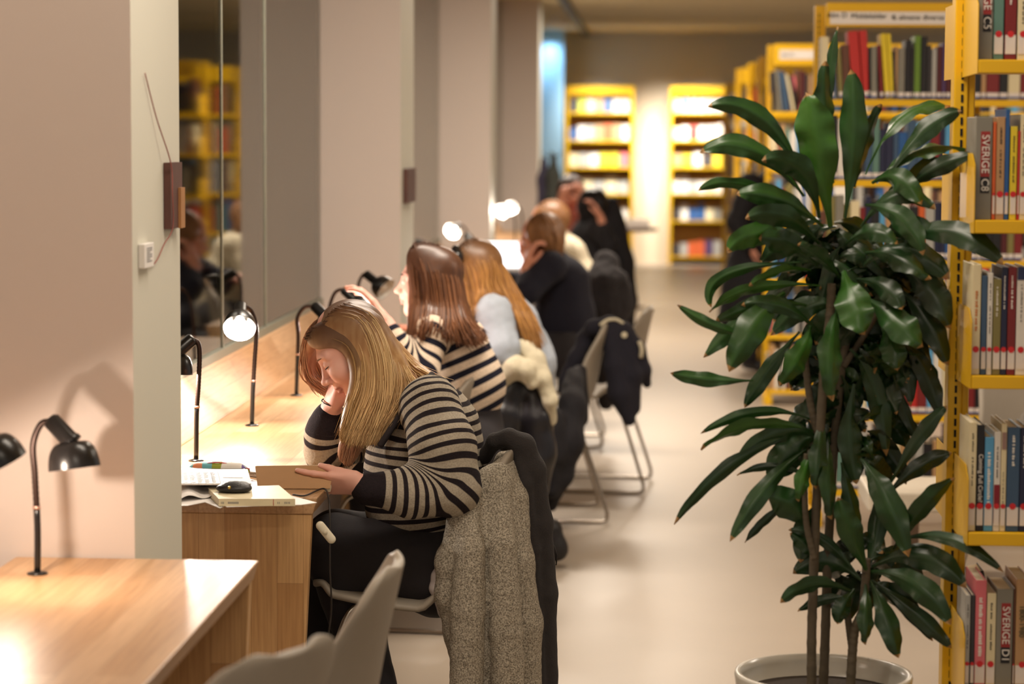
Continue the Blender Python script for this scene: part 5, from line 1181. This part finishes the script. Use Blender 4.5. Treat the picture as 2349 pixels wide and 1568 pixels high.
gp = [cap(N3 + V(0, 0, -.02), a1, .07, .12), cap(a1, a2, .132, .136), cap(a2, W(1187, 880, 8.78), .136, .13), cap(S3 + V(0, .08, -.02), S3, .07, .062)] + chain([S3, E3, W3], [.062, .058, .045]) + chain([S3r, E3r, W3r], [.066, .058, .042])
garment('jacket', gp, M_den, p3, .006, .05, wr=[(.009, 34, 9), (.004, 80, 10)])
g = MB(); g.tube(cr([W(1098, 684, 8.66), W(1118, 668, 8.67), W(1138, 680, 8.70), W(1146, 696, 8.74)], 14), [.012 + .004 * math.sin(i * .3) for i in range(14)], 8); g.build('collar', mat('collar_cream', srgb(226, 214, 196), rough=.9), p3, smooth=True)
garment('trousers', chain([a3 + V(0, -.08, .02), K3, A3], [.12, .08, .05]) + chain([a3 + V(0, .08, .02), K3 + V(0, .24, 0), V(K3.x, 8.95, .1)], [.12, .08, .05]) + [cap(a2, a3, .11, .125)], M_trs, p3, .008)
shoe(p3, A3, (-1, 0, -.1), M_shoe); shoe(p3, V(K3.x, 8.95, .1), (-1, 0, 0), M_shoe)
HM3 = hairmat('hair_golden', srgb(92, 62, 38), srgb(120, 78, 40), srgb(196, 142, 76))
g3 = [PG((1040, 578, 8.70), (1055, 620, 8.67), (1072, 680, 8.65), (1080, 730, 8.62), (1075, 770, 8.60)), PG((1062, 556, 8.70), (1095, 610, 8.665), (1104, 650, 8.65), (1100, 680, 8.63), (1096, 700, 8.60)), PG((1085, 549, 8.72), (1125, 600, 8.68), (1130, 645, 8.67), (1140, 672, 8.66), (1148, 690, 8.65)),
      PG((1100, 554, 8.74), (1145, 605, 8.72), (1172, 670, 8.70), (1195, 730, 8.62), (1222, 800, 8.60)), PG((1105, 560, 8.78), (1150, 612, 8.78), (1192, 680, 8.74), (1222, 735, 8.66), (1238, 796, 8.62))]
hair(p3, g3, 1200, HM3, 12, vol=.022, rad=.002, K=16, ctr=H3, jit=.006, clump=6, caps=[ell(H3 - f3.normalized() * .022 + V(0, 0, .022), (.090, .080, .086))])
P, Q = sdf([ell(W(1050, 590, 8.66), (.022, .03, .03)), ell(W(1046, 572, 8.68), (.016, .02, .016))], .003, .012); make('hair_clip', P, Q, M_blk, p3, wr=[(.002, 90, 2)])

# ------------------------------------------------------------------ fourth: navy sweater, hand to the cheek
Y4 = 11.45; H4 = W(1240, 545, Y4); f4, u4 = V(-.93, -.25, -.25), V(-.25, 0, .97)
hp, L4 = head_prims(H4, f4, u4, 1.0)
N4 = W(1268, 596, 11.48); a1, a2, a3 = W(1288, 648, 11.48), W(1298, 730, 11.48), W(1300, 812, 11.48)
S4, E4, W4 = W(1262, 612, 11.30), W(1208, 668, 11.22), W(1206, 616, 11.30); S4r, E4r, W4r = W(1262, 612, 11.65), W(1190, 655, 11.7), W(1170, 640, 11.7)
bp = hp + chain([L4(-.03, 0, -.06), N4], [.055, .06]) + [cap(N4, a1, .06, .105), cap(a1, a2, .105, .11), cap(a2, a3, .11, .12)] + chain([S4, E4, W4], [.045, .038, .027]) + hand_prims(W4, (.2, .05, 1), (.8, .3, .1), (-.2, -1, 0), 1.0, spread=0) + chain([S4r, E4r, W4r], [.045, .038, .026]) + hand_prims(W4r, (-1, 0, 0), (0, 0, -1), (0, -1, 0), .4)
K4 = W(1135, 815, 11.4)
bp += chain([a3 + V(0, -.09, 0), K4, V(K4.x, 11.4, .1)], [.08, .058, .038]) + chain([a3 + V(0, .09, 0), K4 + V(0, .22, 0), V(K4.x, 11.62, .1)], [.08, .058, .038])
p4 = body('person', bp, M_skin2, 'person with short ginger-brown hair in a dark navy sweater resting cheek on hand', .007, L4); add_hairless_face(p4, L4)
M_navy = mat('sweater_navy', srgb(22, 22, 38), rough=.92, var=.15, scale=60, bump=.2, bscale=250)
gp = [cap(N4 + V(0, 0, -.01), a1, .075, .128), cap(a1, a2, .13, .138), cap(a2, a3, .138, .14), cap(S4 + V(0, .07, 0), S4, .065, .07)] + chain([S4, E4, E4 * .6 + W4 * .4], [.07, .058, .048]) + chain([S4r, E4r, W4r], [.07, .056, .042])
garment('sweater', gp, M_navy, p4, .007, .03, wr=[(.005, 30, 13)])
garment('trousers', chain([a3 + V(0, -.09, 0), K4, V(K4.x, 11.4, .1)], [.13, .085, .055]) + chain([a3 + V(0, .09, 0), K4 + V(0, .22, 0), V(K4.x, 11.62, .1)], [.13, .085, .055]), M_trs, p4, .009)
for dy in (0, .22): shoe(p4, V(K4.x, 11.4 + dy, .1), (-1, 0, 0), M_shoe)
HM4 = hairmat('hair_ginger', srgb(116, 80, 52), srgb(120, 80, 48), srgb(188, 136, 88))
g4 = [PG((1218, 500, 11.38), (1215, 520, 11.36), (1220, 545, 11.35), (1236, 560, 11.35)), PG((1235, 490, 11.38), (1245, 520, 11.35), (1252, 550, 11.345), (1258, 575, 11.35)), PG((1250, 489, 11.40), (1270, 515, 11.37), (1278, 550, 11.36), (1275, 582, 11.37)), PG((1258, 491, 11.44), (1284, 520, 11.43), (1290, 550, 11.43), (1282, 588, 11.44))]
hair(p4, g4, 600, HM4, 14, ctr=H4, vol=.022, rad=.0022, K=12, jit=.006, clump=5, caps=[ell(H4 - f4.normalized() * .024 + V(0, 0, .022), (.098, .088, .094))])

# ------------------------------------------------------------------ fifth, sixth, seventh along the far desk
def sitter(label, Yc, hd, nb, tor, rtor, fwd, skin, hm, gcol, gname, arms, hguides, up=(0, 0, 1), vox=.009, leg=True, hs=1.0, gv=.0, clothes='sweater'):
    H = W(*hd, Yc); f = Vector(fwd).normalized(); hp, L = head_prims(H, f, up, hs); N = W(*nb, Yc); T = [W(x, y, Yc) for x, y in tor]
    bp = hp + chain([L(-.03, 0, -.06), N], [.055, .06]) + chain([N] + T, [.06] + [r - .02 for r in rtor])
    for A in arms:
        P_ = [W(*p) for p in A[:3]]; bp += chain(P_, [.043, .036, .026]) + hand_prims(P_[2], *A[3:])
    pe = T[-1]; fx = V(f.x, f.y, 0).normalized(); side = fx.cross(V(0, 0, 1))
    legs = []
    for q in (-1, 1):
        h_ = pe + side * q * .09; k_ = h_ + fx * .40; k_.z = .53; a_ = V(k_.x, k_.y, .10); legs.append((h_, k_, a_)); bp += chain([h_, k_, a_], [.08, .056, .038])
    o = body('person', bp, skin, label, vox, L)
    gp = chain([N] + T, [.075] + list(rtor))
    for A in arms:
        P_ = [W(*p) for p in A[:3]]; gp += [cap(T[0], P_[0], rtor[0] * .8, .065)] + chain([P_[0], P_[1], P_[1] * .35 + P_[2] * .65], [.066, .056, .045])
    garment(clothes, gp, gcol, o, .008, .03, wr=[(.005, 30, 17)])
    garment('trousers', sum([chain(list(l), [.115, .08, .055]) for l in legs], []), M_trs, o, .01)
    for l in legs: shoe(o, l[2], fx, M_shoe)
    hair(o, [[W(*p) for p in g] for g in hguides], 340, hm, 21, ctr=H, vol=.024, rad=.0028, K=10, jit=.008, clump=5, caps=[ell(H - f * .026 + V(0, 0, .024), (.1, .09, .096))])
    add_hairless_face(o, L); return o
HMd = hairmat('hair_dark', srgb(44, 30, 26), srgb(36, 26, 24), srgb(96, 66, 50)); HMk = hairmat('hair_black', srgb(16, 14, 18), srgb(14, 12, 16), srgb(40, 36, 40))
M_beige = mat('sweater_beige', srgb(200, 188, 164), rough=.9, var=.08, bump=.2); M_rose = mat('shirt_rose', srgb(196, 120, 104), rough=.85, var=.1); M_black = mat('clothes_black', srgb(22, 20, 26), rough=.85, var=.15, bump=.2)
sitter('person with light brown hair in a beige sweater, back sloping behind the navy one', 13.1, (1256, 510), (1278, 548), [(1300, 585), (1322, 640), (1330, 735)], (.105, .118, .125), (-.95, -.1, -.2), M_skin2, HM4, M_beige, 'sweater', [((1285, 570, 12.95), (1245, 640, 12.9), (1215, 610, 12.95), (-.5, 0, .8), (1, 0, 0), (0, -1, 0), .8)],
       [[(1236, 472, 13.05), (1232, 492, 13.03), (1240, 512, 13.02), (1252, 530, 13.02)], [(1256, 466, 13.06), (1272, 492, 13.02), (1278, 520, 13.01), (1276, 545, 13.02)], [(1268, 470, 13.1), (1288, 495, 13.08), (1296, 525, 13.08), (1290, 550, 13.09)]])
sitter('person with dark brown hair facing out with both hands raised to the head', 17.9, (1308, 442), (1306, 478), [(1302, 510), (1302, 560), (1302, 640)], (.11, .12, .125), (-.25, -.85, -.5), M_skin2, HMd, M_rose, 'shirt', [((1276, 500, 17.8), (1262, 540, 17.6), (1284, 468, 17.7), (.4, 0, 1), (.3, 1, 0), (1, 0, 0), .7), ((1338, 498, 17.8), (1352, 520, 17.6), (1340, 462, 17.7), (-.4, 0, 1), (-.3, 1, 0), (-1, 0, 0), .7)],
       [[(1300, 402, 17.85), (1290, 415, 17.8), (1284, 432, 17.78), (1282, 446, 17.78)], [(1308, 400, 17.84), (1310, 412, 17.78), (1310, 425, 17.76), (1306, 436, 17.75)], [(1318, 402, 17.85), (1328, 415, 17.8), (1333, 432, 17.78), (1334, 450, 17.78)]], hs=.95)
sitter('person dressed all in black with black hair, seen from behind beside the round table', 16.45, (1356, 472), (1352, 506), [(1350, 545), (1352, 600), (1358, 660)], (.125, .135, .135), (-.6, .75, -.3), M_skin2, HMk, M_black, 'jacket', [((1368, 520, 16.3), (1396, 560, 16.25), (1378, 500, 16.2), (-.4, 0, 1), (-1, 0, 0), (0, -1, 0), .8)],
       [[(1340, 440, 16.35), (1332, 458, 16.32), (1330, 480, 16.32), (1336, 500, 16.32)], [(1356, 437, 16.34), (1356, 460, 16.3), (1356, 482, 16.3), (1356, 505, 16.31)], [(1370, 442, 16.35), (1380, 460, 16.33), (1382, 480, 16.33), (1376, 496, 16.34)]])
# standing browser behind the plant
Y9 = 16.3; H9 = W(1790, 352, Y9); f9 = V(.55, .75, -.35); hp, L9 = head_prims(H9, f9, (0, 0, 1))
N9 = W(1778, 400, Y9); t1, t2, t3 = W(1762, 450, Y9), W(1745, 540, Y9), W(1735, 600, Y9)
def P9(x, y, dy=0): return W(x, y, Y9 + dy)
lg = [[P9(1718, 620, -.08), P9(1712, 725, -.1), V(P9(1718, 800, -.1).x, Y9 - .1, .1)], [P9(1755, 620, .08), P9(1758, 725, .08), V(P9(1765, 800, .1).x, Y9 + .1, .1)]]
ar = [[P9(1722, 425, -.12), P9(1690, 510, -.2), P9(1720, 560, -.25)], [P9(1800, 425, .1), P9(1822, 510, .1), P9(1830, 560, -.1)]]
bp = hp + chain([L9(-.03, 0, -.06), N9, t1, t2, t3], [.055, .06, .11, .11, .12]) + sum([chain(l, [.08, .055, .04]) for l in lg], []) + sum([chain(a, [.043, .036, .026]) + hand_prims(a[2], (.3, .2, -.9), (1, 0, 0), (0, -1, 0), .5) for a in ar], [])
p9 = body('person', bp, M_skin2, 'standing person in a long black coat browsing beyond the plant', .009, L9)
garment('coat', chain([N9, t1, t2, P9(1728, 660), P9(1722, 720)], [.09, .16, .18, .21, .22]) + sum([[cap(t1, a[0], .12, .08)] + chain(a, [.08, .07, .055]) for a in ar], []), M_black, p9, .01, .04, wr=[(.012, 16, 31), (.005, 40, 32)])
garment('trousers', sum([chain(l, [.10, .075, .06]) for l in lg], []), M_trs, p9, .01)
for l in lg: shoe(p9, l[2], (.4, -.8, 0), M_shoe)
garment('scarf', chain([P9(1802, 382, -.1), P9(1785, 400, -.18), P9(1782, 450, -.2), P9(1788, 540, -.21)], [.04, .05, .05, .045]), mat('scarf_pale_grey', srgb(176, 168, 170), rough=.9, var=.3, scale=20, bump=.3), p9, .008, .02, wr=[(.006, 40, 3)])
hair(p9, [[P9(1770, 335, .05), P9(1766, 355, .05), P9(1768, 380, .05)], [P9(1785, 318, -.08), P9(1780, 345, -.1), P9(1782, 385, -.1)], [P9(1800, 320, -.06), P9(1812, 345, -.08), P9(1806, 385, -.08)]], 220, HMd, 22, vol=.028, rad=.003, K=10, jit=.008, caps=[ell(H9 - f9.normalized() * .026 + V(0, 0, .024), (.1, .09, .096))])

# ================================================================== coats and scarves on the chairs
def cloth(name, label, cat, prims, m, vox=.006, k=.03, wr=None):
    P, Q = sdf(prims, vox, k); o = make(name, P, Q, m, None, None, wr); tag(o, label, cat); return o
def C3(pts, rs, k=None): return chain([W(*p) for p in pts], rs, k=k)
def boucle():
    def bd(nt, b):
        N = nt.nodes; L = nt.links; tc = N.new('ShaderNodeTexCoord'); no = N.new('ShaderNodeTexNoise'); no.inputs['Scale'].default_value = 260; no.inputs['Detail'].default_value = 5; no.inputs['Roughness'].default_value = .65
        L.new(tc.outputs['Object'], no.inputs['Vector']); rp = N.new('ShaderNodeValToRGB'); e = rp.color_ramp.elements; e[0].position = .38; e[0].color = srgb(112, 104, 92); e[1].position = .64; e[1].color = srgb(206, 196, 178)
        L.new(no.outputs['Fac'], rp.inputs[0]); L.new(rp.outputs[0], b.inputs['Base Color'])
        bp = N.new('ShaderNodeBump'); bp.inputs['Strength'].default_value = .8; bp.inputs['Distance'].default_value = .006; L.new(no.outputs['Fac'], bp.inputs['Height']); L.new(bp.outputs['Normal'], b.inputs['Normal'])
    return attr_mat('boucle_grey', .95, .1, bd)
M_bou = boucle()
coat1 = cloth('coat', 'speckled grey wool coat hanging over the blonde reader\'s chair', 'coat',
    C3([(1178, 1052, 6.0), (1135, 1110, 5.90), (1120, 1230, 5.87), (1105, 1360, 5.87), (1115, 1480, 5.87), (1125, 1640, 5.87)], [.022, .045, .066, .082, .078, .07])
    + C3([(1180, 1052, 6.0), (1172, 1140, 5.93), (1178, 1290, 5.90), (1190, 1430, 5.90), (1195, 1640, 5.90)], [.022, .040, .050, .056, .056])
    + C3([(1076, 1168, 5.83), (1078, 1260, 5.785), (1072, 1400, 5.77), (1070, 1640, 5.77)], [.026, .036, .042, .040], k=.005)
    + C3([(1145, 1080, 5.89), (1150, 1250, 5.815), (1160, 1450, 5.80), (1168, 1640, 5.80)], [.020, .034, .040, .042], k=.008)
    + C3([(1092, 1130, 5.86), (1062, 1200, 5.83), (1036, 1290, 5.83), (1034, 1360, 5.83), (1052, 1450, 5.84), (1085, 1580, 5.86)], [.026, .036, .040, .036, .034, .034]) + C3([(1160, 1060, 6.05), (1140, 1200, 6.18), (1120, 1500, 6.2)], [.03, .05, .05]),
    M_bou, .005, .02, wr=[(.004, 26, 41), (.0022, 120, 43), (.0012, 300, 44)])
P, Q = sdf(C3([(1022, 1270, 5.86), (1004, 1320, 5.85), (1000, 1350, 5.85), (1018, 1400, 5.85), (1040, 1440, 5.85), (1052, 1540, 5.86)], [.008, .014, .016, .014, .014, .010]) + C3([(1030, 1320, 5.86), (1032, 1400, 5.86), (1045, 1470, 5.86)], [.012, .014, .012], k=.004), .003, .01)
make('lining', P, Q, mat('satin_grey', srgb(176, 166, 164), rough=.3, var=.06), coat1, wr=[(.002, 90, 4)])
M_scf = mat('scarf_charcoal', srgb(42, 38, 38), rough=.95, var=.2, scale=60, bump=.4, bscale=300)
scarf = cloth('scarf', 'dark charcoal scarf draped over the top of the grey coat, fringed end low', 'scarf',
    C3([(1112, 1046, 6.02), (1135, 1012, 5.98), (1168, 1004, 5.97), (1200, 1022, 5.97), (1222, 1080, 5.97), (1234, 1200, 5.97), (1244, 1360, 5.97), (1252, 1620, 5.97)], [.018, .018, .022, .030, .034, .036, .036, .034], k=.015)
    + C3([(1190, 1030, 5.96), (1206, 1110, 5.94), (1222, 1260, 5.94), (1236, 1620, 5.94)], [.016, .020, .022, .024], k=.006) + C3([(1150, 1010, 6.1), (1190, 1030, 6.15), (1225, 1120, 6.15), (1240, 1270, 6.15)], [.02, .028, .03, .024], k=.015),
    M_scf, .0045, .015, wr=[(.003, 40, 45), (.0015, 130, 46)])
g = MB()
for i in range(16):
    x = 1228 + i * 3.6; a = W(x, 1590, 5.95); g.tube([a, a + V(rnd.uniform(-.004, .004), 0, -.03), a + V(rnd.uniform(-.008, .008), 0, -.06)], .0018, 5)
for i in range(4):
    a = W(1262 + i * 3, 1236 + i * 5, 6.12); g.tube([a, a + V(.008, 0, -.025), a + V(.006 + rnd.uniform(-.004, .004), 0, -.05)], .0018, 5)
g.build('fringe', M_scf, scarf, smooth=True)
# fleece-lined jacket
M_nyl = mat('nylon_black', srgb(20, 19, 26), rough=.38, var=.15, scale=10, bump=.2, bscale=30)
M_flc = mat('fleece_cream', srgb(204, 194, 168), rough=.95, var=.12, scale=50, bump=.6, bscale=180)
jk = cloth('jacket', 'black nylon jacket with cream fleece collar thrown over a chair behind the striped sweaters', 'jacket',
    C3([(1165, 880, 8.62), (1150, 950, 8.60), (1135, 1030, 8.6), (1130, 1080, 8.62)], [.06, .072, .075, .06]) + C3([(1215, 880, 8.64), (1225, 960, 8.62), (1235, 1040, 8.62), (1225, 1120, 8.64)], [.055, .07, .062, .05]) + C3([(1185, 870, 8.8), (1190, 1000, 8.8)], [.06, .07]),
    M_nyl, .007, .025, wr=[(.010, 22, 51), (.005, 60, 52)])
P, Q = sdf(C3([(1128, 900, 8.58), (1150, 868, 8.56), (1178, 842, 8.55), (1205, 850, 8.55), (1220, 880, 8.55)], [.02, .036, .042, .036, .02]) + C3([(1180, 805, 8.66), (1205, 800, 8.62), (1228, 825, 8.60), (1245, 870, 8.58), (1262, 920, 8.58), (1266, 965, 8.6)], [.028, .034, .034, .032, .026, .02]), .006, .015)
make('fleece_collar', P, Q, M_flc, jk, wr=[(.006, 40, 53), (.003, 120, 54)])
cloth('coat', 'long black coat slumping down behind the fleece-lined jacket', 'coat',
    C3([(1318, 862, 9.75), (1312, 930, 9.6), (1305, 1010, 9.55), (1285, 1090, 9.55), (1264, 1160, 9.55)], [.035, .055, .062, .05, .022]) + C3([(1265, 960, 9.5), (1262, 1040, 9.5), (1262, 1120, 9.5)], [.05, .06, .035]) + C3([(1330, 850, 9.8), (1328, 960, 9.75)], [.03, .04]), M_black, .007, .03, wr=[(.008, 24, 55), (.004, 60, 56)])
navc = cloth('coat', 'navy coat slung over a chair back in the aisle, its pale lining edge showing', 'coat',
    C3([(1338, 778, 10.05), (1362, 752, 10.0), (1398, 746, 9.98), (1432, 762, 9.98), (1456, 800, 9.98), (1474, 850, 9.98), (1484, 880, 10.0)], [.034, .034, .036, .038, .04, .036, .022])
    + C3([(1398, 770, 9.96), (1412, 840, 9.94), (1424, 900, 9.93), (1444, 962, 9.93)], [.034, .046, .052, .028]) + C3([(1430, 780, 9.97), (1450, 860, 9.95), (1450, 935, 9.95)], [.04, .045, .034]) + C3([(1350, 770, 10.05), (1322, 820, 10.0), (1298, 872, 9.98), (1284, 896, 9.98)], [.034, .034, .028, .014]), mat('wool_navy', srgb(24, 22, 34), rough=.92, var=.15, scale=40, bump=.3), .007, .018, wr=[(.006, 26, 57)])
g = MB(); g.tube(cr([W(1376, 746, 9.93), W(1394, 734, 9.94), W(1414, 733, 9.95), W(1430, 742, 9.96)], 14), .007, 8); g.build('lining_edge', M_flc, navc, smooth=True); g = MB(); g.tube(cr([W(1466, 782, 9.93), W(1472, 800, 9.93), W(1470, 820, 9.94)], 8), .009, 8); g.build('lining_edge', M_flc, navc, smooth=True)
g = MB(); g.lathe([(0, .004), (.012, .002), (.013, 0)], Matrix.Translation(W(1432, 768, 9.925)) @ RX, 16); g.build('button', M_flc, navc)
cloth('coat', 'fuzzy black coat heaped on the chair behind the navy sweater', 'coat',
    C3([(1392, 606, 12.35), (1384, 650, 12.3), (1392, 700, 12.3), (1398, 770, 12.3), (1394, 850, 12.3), (1390, 920, 12.3)], [.07, .095, .11, .09, .06, .04]) + C3([(1420, 640, 12.3), (1430, 700, 12.3)], [.05, .06]), mat('faux_fur_black', srgb(34, 30, 32), rough=.95, var=.5, scale=30, bump=.8, bscale=90), .009, .03, wr=[(.010, 30, 61), (.006, 80, 62)])
cloth('coat', 'black coat hanging full length on the chair next to the round table', 'coat',
    C3([(1402, 470, 16.6), (1410, 520, 16.6), (1424, 600, 16.6), (1434, 690, 16.6), (1436, 770, 16.6), (1434, 815, 16.6)], [.06, .075, .09, .08, .06, .04]) + C3([(1385, 465, 16.7), (1395, 520, 16.7)], [.05, .05]), M_black, .01, .03, wr=[(.010, 22, 63)])
# coat stand at the last pier
cs = empty('coat_stand', (-.86, 21.2, 0)); tag(cs, 'slim dark coat stand at the last pier under hanging coats', 'coat stand')
g = MB(); g.tube([V(0, 0, 0), V(0, 0, 1.42)], .014, 10); g.build('pole', M_rail, cs, smooth=True)
g = MB(); g.lathe([(0, 0), (.18, 0), (.17, .02), (0, .03)], n=24); g.build('base', M_rail, cs, smooth=True)
for q in (0, 1, 2, 3): g = MB(); g.tube([V(0, 0, 1.38), V(.06 * math.cos(q * 1.57), .06 * math.sin(q * 1.57), 1.38), V(.08 * math.cos(q * 1.57), .08 * math.sin(q * 1.57), 1.42)], .006, 6); g.build('hook', M_rail, cs, smooth=True)
cloth('coat', 'dark grey-green coat with a peaked hood hanging at the last pier', 'coat', C3([(1271, 358, 21.1), (1268, 400, 21.1), (1272, 450, 21.1), (1272, 500, 21.1)], [.02, .06, .08, .08]), mat('coat_greengrey', srgb(52, 56, 52), rough=.9, var=.2), .01, .03, wr=[(.008, 24, 71)])
cloth('coat', 'dark blue coat with a red shoulder hanging left of the peaked one', 'coat', C3([(1248, 368, 21.2), (1247, 410, 21.2), (1248, 480, 21.2)], [.03, .055, .06]), mat('coat_blueviolet', srgb(58, 54, 74), rough=.9, var=.3, scale=5), .01, .03, wr=[(.008, 24, 72)])
